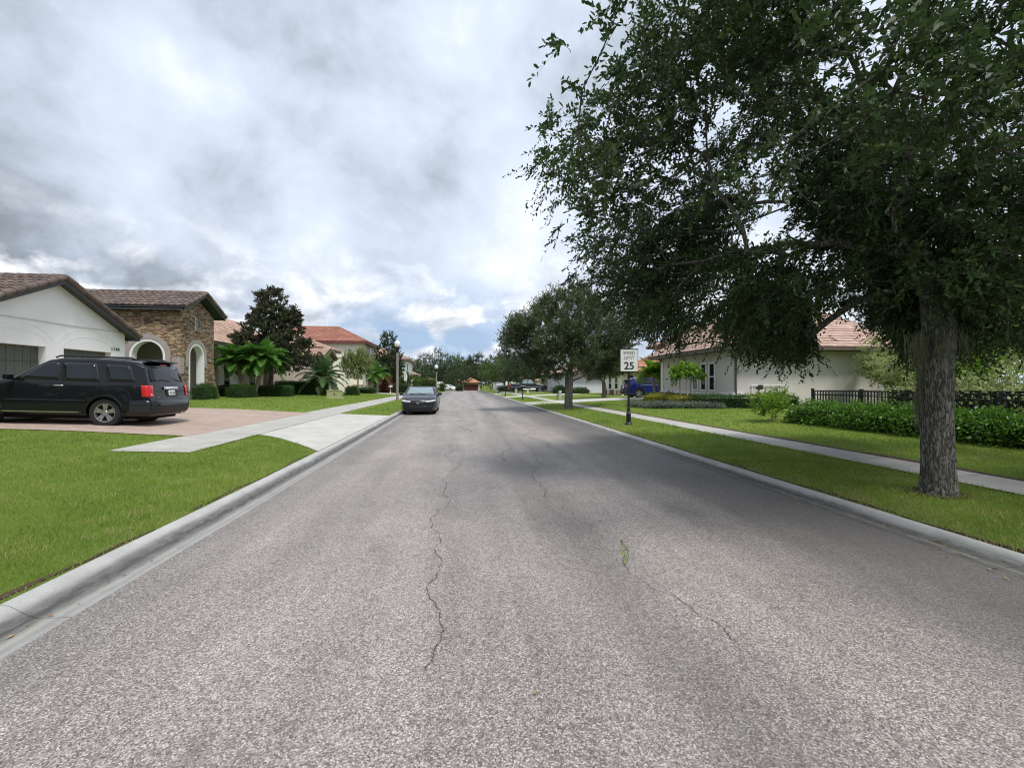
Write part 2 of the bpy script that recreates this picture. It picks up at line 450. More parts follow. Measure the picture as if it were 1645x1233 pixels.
for y0, y1 in ((10.3, 20.28),):
    b.grid([[(LB(y) - 2.195, y, zg(LB(y) - 2.195, y) + .019) for y in frange(y0, y1, 1)], [(LB(y) - 2.21, y, zg(LB(y) - 2.21, y) + .019) for y in frange(y0, y1, 1)]])
tag(b.build('apron_joint', M_SOIL, fix=False), kind='structure')
flat_poly('paver_driveway', [(-6.74, 11.6), (-6.8, 20.4), (-12.2, 20.5), (-14.2, 22.9), (-16.55, 23.2), (-16.55, 11.75), (-11, 11.65)], .02, M_PAVER)
sheet_between('driveway', lambda y: -16.5, lambda y: LB(y) - .0, frange(52.8, 56.4, 1.2), .018, M_DRIVE, nx=14)
# right: pavement, earth edging, two concrete drives
RB = lambda y: xr(y) + KW
sheet_between('sidewalk', lambda y: RB(y) + 2.0, lambda y: RB(y) + 2.78, frange(-8, 92, 1.52), .016, M_WALK, gap=.014)
sheet_between('soil_edging', lambda y: RB(y) + 2.76, lambda y: RB(y) + 2.98 + .04 * math.sin(y * 2.1) + .03 * math.sin(y * 5.3), frange(-8, 30, .5), .012, M_SOIL, nx=3)
sheet_between('soil_edging', lambda y: LB(y) - .05 - .04 * math.sin(y * 2.3) - .03 * math.sin(y * 6.1), lambda y: LB(y) + .004, frange(-8, HUMP[-1][1] - .1, .35), .010, M_SOIL, nx=2)
sheet_between('soil_edging', lambda y: RB(y) - .005, lambda y: RB(y) + .07 + .04 * math.sin(y * 2.7) + .03 * math.sin(y * 7.1), frange(-8, 28, .35), .012, M_SOIL, nx=2)
sheet_between('driveway', lambda y: RB(y), lambda y: 19.2, frange(30.6, 34.6, 1), .021, M_DRIVE, nx=12)
sheet_between('driveway', lambda y: RB(y), lambda y: 13.0, frange(46.5, 50.3, 1), .021, M_DRIVE, nx=12)
sheet_between('driveway', lambda y: RB(y), lambda y: 14.0, frange(62, 66, 1), .021, M_DRIVE, nx=12)

flat_poly('bare_soil', [(6.12 + (.31 + .06 * math.sin(3 * q)) * math.cos(q), 5.02 + (.29 + .05 * math.sin(5 * q)) * math.sin(q)) for q in [2 * PI * i / 24 for i in range(24)]], .012, M_SOIL)
# ----------------------------------------------------------------- grass blades
def in_poly(x, y, poly):
    n = len(poly); inside = np.zeros(len(x), bool); j = n - 1
    for i in range(n):
        xi, yi = poly[i]; xj, yj = poly[j]
        c = ((yi > y) != (yj > y)) & (x < (xj - xi) * (y - yi) / (yj - yi + 1e-12) + xi)
        inside ^= c; j = i
    return inside
NPR = np.random.default_rng(11)
def v_interp(tab, q): return np.interp(q, [a for a, _ in tab], [b_ for _, b_ in tab])
def v_zg(x, y):
    a = v_interp(XL_T, y) - KW; c = v_interp(XR_T, y) + KW
    return np.where(x <= a, v_interp(ZL, a - x), v_interp(ZR, x - c))
def scatter(poly, dens, excl=()):
    xs = [p[0] for p in poly]; ys_ = [p[1] for p in poly]
    n = int((max(xs) - min(xs)) * (max(ys_) - min(ys_)) * dens)
    x = NPR.uniform(min(xs), max(xs), n); y = NPR.uniform(min(ys_), max(ys_), n)
    k = in_poly(x, y, poly)
    for e in excl: k &= ~in_poly(x, y, e)
    a = v_interp(XL_T, y) - KW; c = v_interp(XR_T, y) + KW
    k &= ~((a - x > 2.22) & (a - x < 3.68) & (y > 9.17) & (y < 53)) & ~((x - c > 2.02) & (x - c < 2.74)) & ((x - 6.12) ** 2 + (y - 5.02) ** 2 > .06)
    k &= (x < a + .02) | (x > c - .02)
    return x[k], y[k]
gx, gy, gh, gw = [], [], [], []
def patch(poly, dens, h, w, excl=()):
    x, y = scatter(poly, dens, excl)
    # clumping: keep more where a slow noise is high
    gx.append(x); gy.append(y); gh.append(h * NPR.uniform(.5, 1.25, len(x))); gw.append(w * NPR.uniform(.7, 1.3, len(x)))
WALK_L = [(-7.0, 9.3), (-5.2, 9.3), (-5.2, 20.4), (-7.0, 20.4)]
TURF_OFF = EDGE + [(-5.6, 14), (-2.9, 14), (-2.9, 9.72)]
patch([(-3.0, .8), (-3.0, 5.5), (-9, 5.5), (-5, .8)], 2100, .042, .0065)
patch([(-2.95, 5.5), (-6.8, 5.5), (-6.8, 12.3), (-2.95, 12.3)], 1500, .042, .0085, [TURF_OFF])
patch([(-6.8, 5.5), (-6.8, 11.55), (-15, 11.65), (-9, 5.5)], 950, .042, .0105)
patch([(-6.85, 20.55), (-6.9, 50), (-17, 50), (-16, 24.2), (-12, 20.8)], 60, .06, .035)
patch([(-3.2, 20.4), (-3.3, 50), (-5.35, 50), (-5.25, 20.4)], 110, .06, .03)
patch([(4.85, -1), (4.85, 9), (6.87, 9), (6.87, -1)], 1700, .05, .0075)
patch([(4.85, 9), (4.85, 20), (6.85, 20), (6.87, 9)], 450, .06, .014)
patch([(4.6, 20), (4.5, 45), (6.65, 45), (6.8, 20)], 120, .055, .028)
patch([(7.8, 2), (7.8, 12), (11, 12), (11, 2)], 850, .042, .0105)
patch([(7.8, 12), (7.75, 30), (15, 30), (13, 12)], 130, .05, .025)
bx, by, bh, bw = map(np.concatenate, (gx, gy, gh, gw)); n = len(bx)
bz = v_zg(bx, by) - .004
an = NPR.uniform(0, 2 * PI, n); ln = NPR.uniform(.15, .9, n); la = NPR.uniform(0, 2 * PI, n)
sx_, sy_ = np.cos(an) * bw / 2, np.sin(an) * bw / 2
tx, ty = bx + np.cos(la) * ln * bh, by + np.sin(la) * ln * bh
bh *= .75 + .5 * np.clip(.5 + .5 * np.sin(bx * 3.3 + np.sin(by * 2.7)) * np.sin(by * 2.9 + np.sin(bx * 3.9)), 0, 1)
tx, ty = bx + np.cos(la) * ln * bh, by + np.sin(la) * ln * bh
V = np.empty((n, 4, 3)); V[:, 0] = np.c_[bx - sx_, by - sy_, bz]; V[:, 1] = np.c_[bx + sx_, by + sy_, bz]
V[:, 2] = np.c_[tx + sx_ * .35, ty + sy_ * .35, bz + bh]; V[:, 3] = np.c_[tx - sx_ * .35, ty - sy_ * .35, bz + bh]
# tint: slow patches plus chance
pat = .5 + .25 * np.sin(bx * 1.7 + 1.3 * np.sin(by * .9)) + .25 * np.sin(by * 1.3 + 1.1 * np.sin(bx * 1.1 + 2))
pat2 = .5 + .3 * np.sin(bx * 4.3 + 2.1 * np.sin(by * 3.1 + 1)) * np.sin(by * 3.7 + 1.7 * np.sin(bx * 2.9)) + .2 * np.sin(bx * 9.1 + by * 2.3) * np.sin(by * 8.3 - bx * 3.1)
rn = np.clip(.36 * NPR.random(n) + .34 * pat + .42 * (pat2 - .1), 0, .93)
dk = np.minimum(np.abs(v_interp(XL_T, by) - KW - bx), np.abs(bx - v_interp(XR_T, by) - KW))
straw = .03 + .30 * np.clip(1 - dk / .55, 0, 1) * (pat2 > .4) + .30 * np.clip((pat2 - .6) / .2, 0, 1)
rn[NPR.random(n) < straw] = 1.0
M_BLADE = leafmat('grass_blade', (.075, .135, .018), (.26, .365, .058), (.40, .345, .17), .38, .6)
o = np_mesh('lawn_grass', V.reshape(-1, 3), np.arange(n * 4).reshape(n, 4), M_BLADE, rnd=rn)
tag(o, 'short green grass blades covering the lawns beside the road', 'grass', kind='stuff')

# fallen leaves along the right kerb and a few on the road
V = []; F = []; R = []
def litter(x, y, z, s):
    a = NPR.uniform(0, 2 * PI); d = np.array([math.cos(a), math.sin(a), NPR.uniform(-.2, .3)]) * s; q = np.array([-math.sin(a), math.cos(a), NPR.uniform(-.3, .3)]) * s * .35
    p = np.array([x, y, z]); o_ = len(V); V.extend([p - d, p + q, p + d, p - q]); F.append([o_, o_ + 1, o_ + 2, o_ + 3]); R.append(NPR.random())
for i in range(420):
    y = 1.5 + 14 * NPR.random() ** 1.4; u = NPR.normal(.12, .16); litter(xr(y) + u, y, .012 + max(0, (u - .3) * .5 if u > .3 else 0), NPR.uniform(.012, .028))
for i in range(380):
    y = 1.0 + 17 * NPR.random() ** 1.3; litter(RB(y) + abs(NPR.normal(.05, .07)), y, .095, NPR.uniform(.015, .03))
for i in range(60):
    y = 1.5 + 12 * NPR.random(); litter(NPR.uniform(-2.5, 4.3), y, .012, NPR.uniform(.01, .022))
for i in range(40):
    y = 2 + 8 * NPR.random(); litter(xl(y) - .08 - abs(NPR.normal(0, .12)), y, .014 + .0, NPR.uniform(.012, .026))
for i in range(160):
    y = 3.5 + 3 * NPR.random(); litter(NPR.uniform(5.2, 6.6), y, .19, NPR.uniform(.015, .03))
M_LITTER = leafmat('dry_leaf', (.12, .06, .02), (.30, .17, .05), (.42, .30, .10), .1)
tag(np_mesh('fallen_leaves', V, F, M_LITTER, rnd=R), 'dry brown leaves lying in the gutters and on the road', 'leaves', kind='stuff')
# weed growing in the road crack
V = []; F = []; R = []
c0 = G(560 + 1112 / 2.4924, 640 + 670 / 2.4924); c1 = G(560 + 1098 / 2.4924, 640 + 570 / 2.4924)
for i in range(45):
    t_ = NPR.random(); x = c0[0] + (c1[0] - c0[0]) * t_ + NPR.normal(0, .012); y = c0[1] + (c1[1] - c0[1]) * t_ + NPR.normal(0, .01); a = NPR.uniform(0, 2 * PI); l = NPR.uniform(.015, .045)
    d = np.array([math.cos(a) * l, math.sin(a) * l, l * .7]); q = np.array([-math.sin(a), math.cos(a), 0]) * .004; p = np.array([x, y, .004]); o_ = len(V)
    V.extend([p - q, p + q, p + d + q * .4, p + d - q * .4]); F.append([o_, o_ + 1, o_ + 2, o_ + 3]); R.append(NPR.random())
tag(np_mesh('weeds', V, F, M_BLADE, rnd=R), 'small green weeds growing from a crack in the road', 'weeds', kind='stuff')
# ================================================================= trees, palms, hedges
def unit(a): return a / (np.linalg.norm(a, axis=-1, keepdims=True) + 1e-9)
def leaf_quads(P, D, L, Wd, rng, upbias=.4, fold=.15):
    """one four-cornered leaf at each P along D"""
    n = len(P); D = unit(D)
    N = rng.normal(0, 1, (n, 3)); N[:, 2] += upbias * 2
    S = unit(np.cross(D, N)); U = np.cross(S, D)
    L = (L * rng.uniform(.65, 1.25, n))[:, None]; w = (Wd * rng.uniform(.7, 1.25, n))[:, None]
    V = np.empty((n, 4, 3)); V[:, 0] = P; V[:, 1] = P + D * L * .45 + S * w / 2 + U * L * fold; V[:, 2] = P + D * L - U * L * .05; V[:, 3] = P + D * L * .45 - S * w / 2 + U * L * fold
    return V.reshape(-1, 3)
def leaf_ovals(P, D, L, Wd, rng, upbias=.4, fold=.12):
    """six-cornered oval leaves for the tree that is seen closest"""
    n = len(P); D = unit(D); N = rng.normal(0, 1, (n, 3)); N[:, 2] += upbias * 2
    S = unit(np.cross(D, N)); U = np.cross(S, D); L = (L * rng.uniform(.6, 1.25, n))[:, None]; w = (Wd * rng.uniform(.75, 1.2, n))[:, None] / 2
    bend = (rng.uniform(-.12, .05, n))[:, None]; V = np.empty((n, 6, 3)); V[:, 0] = P; V[:, 3] = P + D * L + U * L * bend
    for i, f, k in ((1, .28, .85), (2, .66, .95)):
        c = P + D * L * f + U * L * (bend * f + .0); V[:, i] = c + S * w * k + U * w * fold * 2; V[:, 6 - i] = c - S * w * k + U * w * fold * 2
    return V.reshape(-1, 3)
def quads(n, o=0): return np.arange(n * 4).reshape(n, 4) + o

def skeleton(start, tips, step, rng, bias=.35, sag=.0, wob=.25):
    """join every tip to the nearest limb already grown; returns nodes, parents"""
    N = [np.array(p, float) for p in start]; par = [-1] + list(range(len(start) - 1)); plen = [0.0]
    for i in range(1, len(N)): plen.append(plen[-1] + np.linalg.norm(N[i] - N[i - 1]) * .2)
    order = np.argsort(np.linalg.norm(tips - N[-1], axis=1)); tipnode = np.zeros(len(tips), int)
    arr = np.zeros((len(tips) * 14 + 200, 3)); pl = np.zeros(len(arr)); arr[:len(N)] = N; pl[:len(N)] = plen; n = len(N)
    first = max(1, len(start) - 3)
    for ti in order:
        p = tips[ti]; d = np.linalg.norm(arr[first:n] - p, axis=1); j = first + int(np.argmin(d + bias * pl[first:n])); dd = np.linalg.norm(p - arr[j])
        k = max(1, min(12, int(dd / step))); a = arr[j].copy(); prev = j
        wv = rng.normal(0, wob * step, 3)
        for q in range(1, k + 1):
            f = q / k; pt = a + (p - a) * f + wv * math.sin(PI * f) + np.array([0, 0, sag * dd * math.sin(PI * f)])
            arr[n] = pt; pl[n] = pl[prev] + dd / k; par.append(prev); prev = n; n += 1
        tipnode[ti] = prev
    return arr[:n], np.array(par), tipnode
def limb_tubes(mb, nodes, par, r0, rbase, kmin, first, expo=2.3):
    n = len(nodes); acc = np.zeros(n)
    haschild = np.zeros(n, bool); haschild[par[par >= 0]] = True
    for i in range(n - 1, -1, -1):
        if not haschild[i]: acc[i] += r0 ** expo
        if par[i] >= 0: acc[par[i]] += acc[i]
    rad = acc ** (1 / expo); rad *= min(1.6, rbase / max(rad[first], 1e-6)) ** np.clip((rad / rad[first]), 0, 1)
    for i in range(first + 1, n):
        if rad[i] < kmin: continue
        j = par[i]; a, b_ = nodes[j], nodes[i]
        ra = min(rad[j], rad[i] * 1.5); k = 8 if rad[i] > .05 else (6 if rad[i] > .02 else 4)
        ext = (b_ - a); mb.tube([tuple(a - ext * .06), tuple(b_ + ext * .06)], [ra, rad[i]], k, cap=False)
    return rad
def bark_trunk(mb, pts, rads, k=18, flare=.35, rng=None, rough=.05):
    """tapered trunk, ridged, with a root flare"""
    pts = [Vector(p) for p in pts]; dens = []
    for i in range(len(pts) - 1):
        for q in range(8): dens.append((pts[i].lerp(pts[i + 1], q / 8), rads[i] + (rads[i + 1] - rads[i]) * q / 8))
    dens.append((pts[-1], rads[-1])); rows = []
    for i, (p, r) in enumerate(dens):
        h = p.z - pts[0].z; fl = 1 + flare * math.exp(-h / (.55 * rads[0] + .02))
        row = []
        for j in range(k + 1):
            q = 2 * PI * (j % k) / k; w = 1 + rough * math.sin(q * 5 + 1.3 * math.sin(h * 1.7)) + rough * .6 * math.sin(q * 9 + h * 2.1)
            w *= 1 + (fl - 1) * (.6 + .5 * math.sin(q * 4 + .7))
            row.append((p.x + r * w * math.cos(q), p.y + r * w * math.sin(q), p.z))
        rows.append(row)
    mb.grid(rows)
def bark(name, c1, c2):
    m = bpy.data.materials.new(name); t = NT(m)
    w = t.noise(t.pos((3, 3, 2), True), 2.5, 4, .6, 0, 1)
    p = t.mix(.10, t.pos((30, 30, 6.5), True), w, 'ADD')
    a = t.math('ABSOLUTE', t.math('MULTIPLY_ADD', t.noise(p, 1.0, 5, .6, .6), 2.0, -1.0))
    b2 = t.math('ABSOLUTE', t.math('MULTIPLY_ADD', t.noise(t.pos((38, 38, 9), True), 1.3, 5, .65, .4), 2.0, -1.0))
    n = t.noise(t.pos((4, 4, 3), True), 6, 7, .7)
    hgt = t.math('ADD', t.ramp(a, [(0., 0.), (.10, .55), (.35, 1.)]), t.math('ADD', t.math('MULTIPLY', b2, .5), t.math('MULTIPLY', n, .35)))
    c = t.mix(t.ramp(hgt, [(.35, 0.), (1.25, 1.)]), c1, c2)
    lich = t.ramp(t.noise(t.pos((1.6, 1.6, 1.1), True), 2.6, 7, .75), [(.55, 0.), (.68, .5)])
    c = t.mix(lich, c, (.25, .27, .22))
    t.out(t.bsdf(c, .92, 0, .15, t.bump(hgt, 1., .035))); return m
M_BARK = bark('oak_bark', (.10, .09, .08), (.36, .34, .305))
M_BARK_FAR = mat('limb_bark', (.12, .10, .085), .9, .35, 6, .5, 20, .02)
M_PALMTRUNK = mat('palm_trunk', (.24, .19, .15), .9, .3, 8, .8, 18, .02, stretch=(1, 1, 3))
M_PALEBARK = mat('smooth_pale_bark', (.42, .36, .30), .8, .2, 6)
LF_OAK = leafmat('live_oak_leaf', (.022, .043, .014), (.056, .102, .029), (.13, .15, .045), .28, .45)
LF_OAK2 = leafmat('street_oak_leaf', (.038, .068, .026), (.09, .13, .052), (.19, .21, .10), .28, .45)
LF_MAG = leafmat('magnolia_leaf', (.02, .04, .017), (.055, .085, .04), (.12, .085, .045), .08, .28, back=(.085, .065, .035))
LF_PALM = leafmat('palm_leaflet', (.045, .12, .02), (.11, .25, .04), (.18, .31, .06), .35, .42)
LF_PALMD = leafmat('dark_palm_leaflet', (.03, .075, .025), (.08, .15, .045), (.14, .21, .07), .3, .4)
LF_MYRTLE = leafmat('crape_myrtle_leaf', (.07, .12, .025), (.19, .26, .06), (.32, .32, .10), .35, .5)
LF_LIGHT = leafmat('fresh_leaf', (.08, .17, .015), (.20, .34, .03), (.34, .42, .06), .4, .4)
LF_PALE = leafmat('pale_shrub_leaf', (.16, .21, .07), (.33, .38, .14), (.52, .50, .30), .4, .5)
LF_HEDGE = leafmat('hedge_leaf', (.018, .05, .009), (.05, .125, .018), (.11, .2, .03), .25, .4)
LF_BIGHEDGE = leafmat('broad_hedge_leaf', (.035, .095, .012), (.11, .24, .028), (.24, .40, .06), .33, .33)
LF_GOLD = leafmat('golden_hedge_leaf', (.16, .17, .02), (.36, .34, .04), (.5, .46, .07), .3, .5)
LF_SILVER = leafmat('silvery_groundcover_leaf', (.09, .13, .09), (.2, .25, .19), (.32, .36, .3), .2, .6)
LF_FAR = leafmat('distant_tree_leaf', (.028, .05, .022), (.065, .1, .04), (.12, .15, .06), .25, .6)
LF_FARL = leafmat('distant_bright_leaf', (.045, .085, .022), (.10, .16, .035), (.16, .2, .07), .3, .6)
LF_GREY = leafmat('grey_green_leaf', (.07, .09, .06), (.16, .18, .13), (.26, .27, .2), .3, .6)
LF_RED = leafmat('ti_plant_leaf', (.10, .02, .02), (.22, .05, .04), (.26, .1, .05), .2, .5)
LF_MOSS = leafmat('moss_strand', (.15, .155, .105), (.25, .25, .17), (.33, .33, .24), .3, .9)
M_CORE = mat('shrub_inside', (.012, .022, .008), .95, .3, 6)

def crown_points(ells, n, rng, shell=.55, clump=None, nlo=0.0):
    """tip points inside a union of ellipsoids, denser towards their skins, with hollows"""
    out = []; w = np.array([e[3] * e[4] * e[5] for e in ells]) ** .75; w /= w.sum()
    ph = rng.uniform(0, 6, (4, 3))
    while len(out) < n:
        e = ells[rng.choice(len(ells), p=w)]; d = rng.normal(0, 1, 3); d /= np.linalg.norm(d)
        r = (rng.random() * (1 - shell ** 3) + shell ** 3) ** (1 / 3)
        if rng.random() < .12: r *= rng.uniform(1.0, 1.12)
        p = np.array(e[:3]) + d * r * np.array(e[3:6])
        if clump:
            q = sum(math.sin(p[0] * clump * (1 + .3 * i) + ph[i, 0]) * math.sin(p[1] * clump * (1 + .2 * i) + ph[i, 1]) * math.sin(p[2] * clump * 1.2 + ph[i, 2]) for i in range(4))
            if q < nlo * rng.random(): continue
        out.append(p)
    return np.array(out)
def make_tree(name, label, cat, loc, trunk, trad, ells, ntips, leaf, lmat, bmat, seed=1, twigs=3, per=10, tl=.3, step=.35, droop=.15, shell=.5, clump=None, kmin=.008,
              upb=.5, bias=.35, group=None, spread=1.0, r0=.006, sag=.0, twigw=0, nlo=0., oval=False, prune=None):
    rng = np.random.default_rng(seed); root = thing(name, label, cat, loc, 0, group)
    tips = crown_points(ells, ntips, rng, shell, clump, nlo)
    nodes, par, tn = skeleton(trunk, tips, step, rng, bias, sag)
    mb = MB(); bark_trunk(mb, trunk, trad, 20 if trad[0] > .15 else 10, .55 if oval else .35)
    limb_tubes(mb, nodes, par, r0, trad[-1], kmin, len(trunk) - 2)
    mb.build('trunk', bmat, root, smooth=60, fix=False)
    base = nodes[tn]; pd = unit(base - nodes[np.maximum(par[tn], 0)]); top = np.array(trunk[-1]); od = unit(base - top)
    n = ntips; k = twigs
    TD = (pd[:, None, :] * .6 + od[:, None, :] * .6 + rng.normal(0, .62 * spread, (n, k, 3))); TD[..., 2] -= droop; TD = unit(TD)
    T0 = base[:, None, :] + rng.normal(0, .04, (n, k, 3)) - TD * tl * .25
    TL = tl * rng.uniform(.5, 1.35, (n, k, 1))
    f = (np.arange(per) + .5) / per
    curve = np.zeros((1, 1, per, 3)); curve[..., 2] = -(f ** 2) * droop * .8
    P = T0[:, :, None, :] + TD[:, :, None, :] * TL[:, :, None, :] * f[None, None, :, None] + curve * TL[:, :, None, :]
    LD = TD[:, :, None, :] * .75 + rng.normal(0, .6, (n, k, per, 3)); LD[..., 2] -= droop * .6
    P = P.reshape(-1, 3); LD = LD.reshape(-1, 3)
    tone = np.repeat(rng.uniform(0, 1, n), k * per); tk = np.ones(n * k, bool)
    if prune is not None:
        keep = ~prune(P + np.array(loc)); P, LD, tone = P[keep], LD[keep], tone[keep]; tk = keep.reshape(n * k, per).all(1)
    nl = len(P); rn = np.clip(.65 * rng.random(nl) + .35 * tone, 0, 1)
    if oval:
        V = leaf_ovals(P, LD, leaf[0], leaf[1], rng, upb); np_mesh('crown', V, np.arange(nl * 6).reshape(nl, 6), [lmat], root, rnd=rn)
        A = T0.reshape(-1, 3)[tk]; B = (T0 + TD * TL).reshape(-1, 3)[tk]; B[:, 2] -= droop * .8 * TL.reshape(-1)[tk]; S = unit(np.cross(B - A, rng.normal(0, 1, A.shape))) * twigw
        np_mesh('twigs', np.stack([A - S, A + S, B + S * .4, B - S * .4], 1).reshape(-1, 3), quads(len(A)), [bmat], root); return root
    V = leaf_quads(P, LD, leaf[0], leaf[1], rng, upb)
    F = quads(nl); mi = np.zeros(nl, int)
    if twigw:
        A = T0.reshape(-1, 3); B = (T0 + TD * TL).reshape(-1, 3); B[:, 2] -= droop * .8 * TL.reshape(-1); S = unit(np.cross(B - A, rng.normal(0, 1, A.shape))) * twigw
        W_ = np.stack([A - S, A + S, B + S * .4, B - S * .4], 1).reshape(-1, 3); F = np.vstack([F, quads(len(A), len(V))]); V = np.vstack([V, W_]); rn = np.r_[rn, np.zeros(len(A))]; mi = np.r_[mi, np.ones(len(A), int)]
    np_mesh('crown', V, F, [lmat, bmat], root, rnd=rn, mi=mi)
    return root
def gz(x, y): return (x, y, zg(x, y))

# ---- the near street oak
OX, OY = 6.12, 5.02
ez = lambda *a: [(dx, dy, z, rx, ry, rz) for dx, dy, z, rx, ry, rz in a]
oak_e = ez((-.3, .2, 5.0, 3.9, 4.2, 2.7), (-1.4, 2.4, 4.2, 3.2, 3.1, 2.0), (-.9, 3.4, 3.5, 2.6, 2.5, 1.5), (1.6, 1.2, 3.8, 3.0, 3.2, 1.9), (-2.7, -.6, 4.7, 2.6, 2.7, 1.7), (-2.6, 1.6, 5.2, 2.4, 2.4, 1.5), (1.8, -1.6, 4.2, 2.8, 2.6, 1.7), (0, 0, 6.8, 3.0, 3.0, 2.0), (-.2, 2.4, 2.9, 2.8, 2.8, 1.0), (.6, .3, 2.8, 1.4, 1.3, .8), (1.9, 1.8, 2.75, 2.3, 2.2, .95), (-1.5, 1.6, 3.1, 2.0, 2.2, 1.0), (.8, 3.6, 2.7, 2.0, 1.8, .9), (2.6, .2, 3.0, 1.6, 1.5, .8), (.6, 2.2, 3.3, 2.0, 1.9, 1.1), (1.7, 2.8, 2.7, 2.0, 1.8, .8), (-.5, 1.1, 3.6, 1.7, 1.6, 1.0), (1.5, .9, 3.4, 1.6, 1.6, 1.0), (.9, 2.0, 2.5, 1.6, 1.5, .7), (.2, 1.2, 2.6, 1.3, 1.2, .6), (-.6, .2, 2.7, 1.0, .9, .55), (1.4, .2, 2.5, 1.1, 1.0, .55))
oak = make_tree('oak_tree', 'large dark live oak on the grass verge, mossy thick trunk beside the right kerb', 'tree', gz(OX, OY),
    [(0, 0, -.12), (.01, .0, .45), (.0, .02, 1.1), (.02, .03, 1.7), (.03, .02, 2.2), (.0, .05, 2.7)], [.182, .17, .165, .168, .165, .145], oak_e, 5300, (.075, .03), LF_OAK, M_BARK, seed=5,
    twigs=4, per=15, tl=.42, step=.3, droop=.34, shell=.45, clump=1.15, nlo=.14, kmin=.005, r0=.0042, twigw=.0022, sag=.06, oval=True, prune=lambda q: (np.abs(q[:, 0] / np.maximum(q[:, 1], .1) - .39) < .05) & (q[:, 2] < EYE + q[:, 1] * .105) & (q[:, 1] > 1), group='street oaks on the verge')
# moss hanging on its trunk
rng = np.random.default_rng(8); V = []; F = []; R = []
def moss(cx, cy, z0, n, drop, sp):
    for i in range(n):
        x, y = cx + rng.normal(0, sp), cy + rng.normal(0, sp); z = z0 + rng.normal(0, .06); L_ = drop * rng.uniform(.35, 1.1); w = rng.uniform(.0015, .004); a = rng.uniform(0, PI); px, py = x, y
        for s_ in range(5):
            q = np.array([math.cos(a), math.sin(a), 0]) * w * (1 - s_ / 6); nx, ny = px + rng.normal(0, .014), py + rng.normal(0, .014)
            o_ = len(V); z1 = z - L_ / 5
            V.extend([np.array([px, py, z]) - q, np.array([px, py, z]) + q, np.array([nx, ny, z1]) + q * .8, np.array([nx, ny, z1]) - q * .8]); F.append([o_, o_ + 1, o_ + 2, o_ + 3]); R.append(rng.random())
            px, py, z = nx, ny, z1
tz = zg(OX, OY)
moss(OX - .17, OY + .08, tz + 1.5, 130, .62, .016); moss(OX - .13, OY - .17, tz + 2.0, 60, .4, .03); moss(OX - .18, OY + .09, tz + 1.3, 110, .42, .016); moss(OX - .19, OY + .05, tz + 2.0, 130, .5, .04); moss(OX - .45, OY - .05, tz + 2.05, 60, .35, .08); moss(OX + .25, OY - .1, tz + 2.05, 60, .35, .06)
tag(np_mesh('spanish_moss', V, F, LF_MOSS, rnd=R), 'grey green beard of moss hanging down the trunk of the nearest oak', 'moss')
# ---- second street oak and its kin
oak2_e = ez((0, 0, 4.2, 3.6, 3.4, 2.2), (1.9, .2, 4.6, 2.6, 2.4, 1.8), (-2.0, .2, 3.3, 2.2, 2.2, 1.3), (2.0, .1, 3.0, 2.0, 2.0, 1.0), (-1.7, -.3, 4.0, 2.2, 2.4, 1.7), (1.6, .3, 3.6, 2.1, 2.2, 1.6), (.2, 0, 5.5, 2.0, 2.0, 1.5), (-.9, 0, 2.6, 2.0, 2.0, .9), (1.1, .2, 2.5, 1.7, 1.8, .8), (-.6, .2, 5.2, 1.3, 1.3, 1.7), (.8, .1, 6.2, 1.0, 1.0, 1.2), (-2.6, 0, 4.9, .9, 1.0, 1.1))
oak2 = make_tree('oak_tree', 'dense mid sized oak on the verge past the speed limit sign', 'tree', gz(6.0, 24.6), [(0, 0, -.1), (0, 0, .5), (.02, 0, 1.0), (.03, 0, 1.55), (.05, 0, 2.1)], [.24, .22, .215, .235, .2], oak2_e, 2300, (.13, .055), LF_OAK2, M_BARK, seed=12,
    twigs=5, per=7, tl=.48, step=.4, droop=-.12, shell=.45, clump=1.3, nlo=.08, kmin=.012, r0=.006, group='street oaks on the verge', twigw=.004)
oak3_e = ez((0, 0, 2.9, 2.1, 2.1, 1.3), (-.8, 0, 2.5, 1.4, 1.4, .9), (.9, .2, 2.6, 1.4, 1.4, 1.0), (.2, 0, 3.8, 1.3, 1.3, .9))
make_tree('oak_tree', 'small round oak with forking trunk on the lawn before the white wall', 'tree', gz(11.7, 35.6), [(0, 0, -.1), (.05, 0, .5), (.03, 0, 1.0), (0, 0, 1.35)], [.2, .17, .16, .14], oak3_e, 520, (.13, .06), LF_OAK2, M_BARK_FAR, seed=3, twigs=4, per=8, tl=.42, step=.35, droop=.0, kmin=.012, shell=.4, twigw=.004)

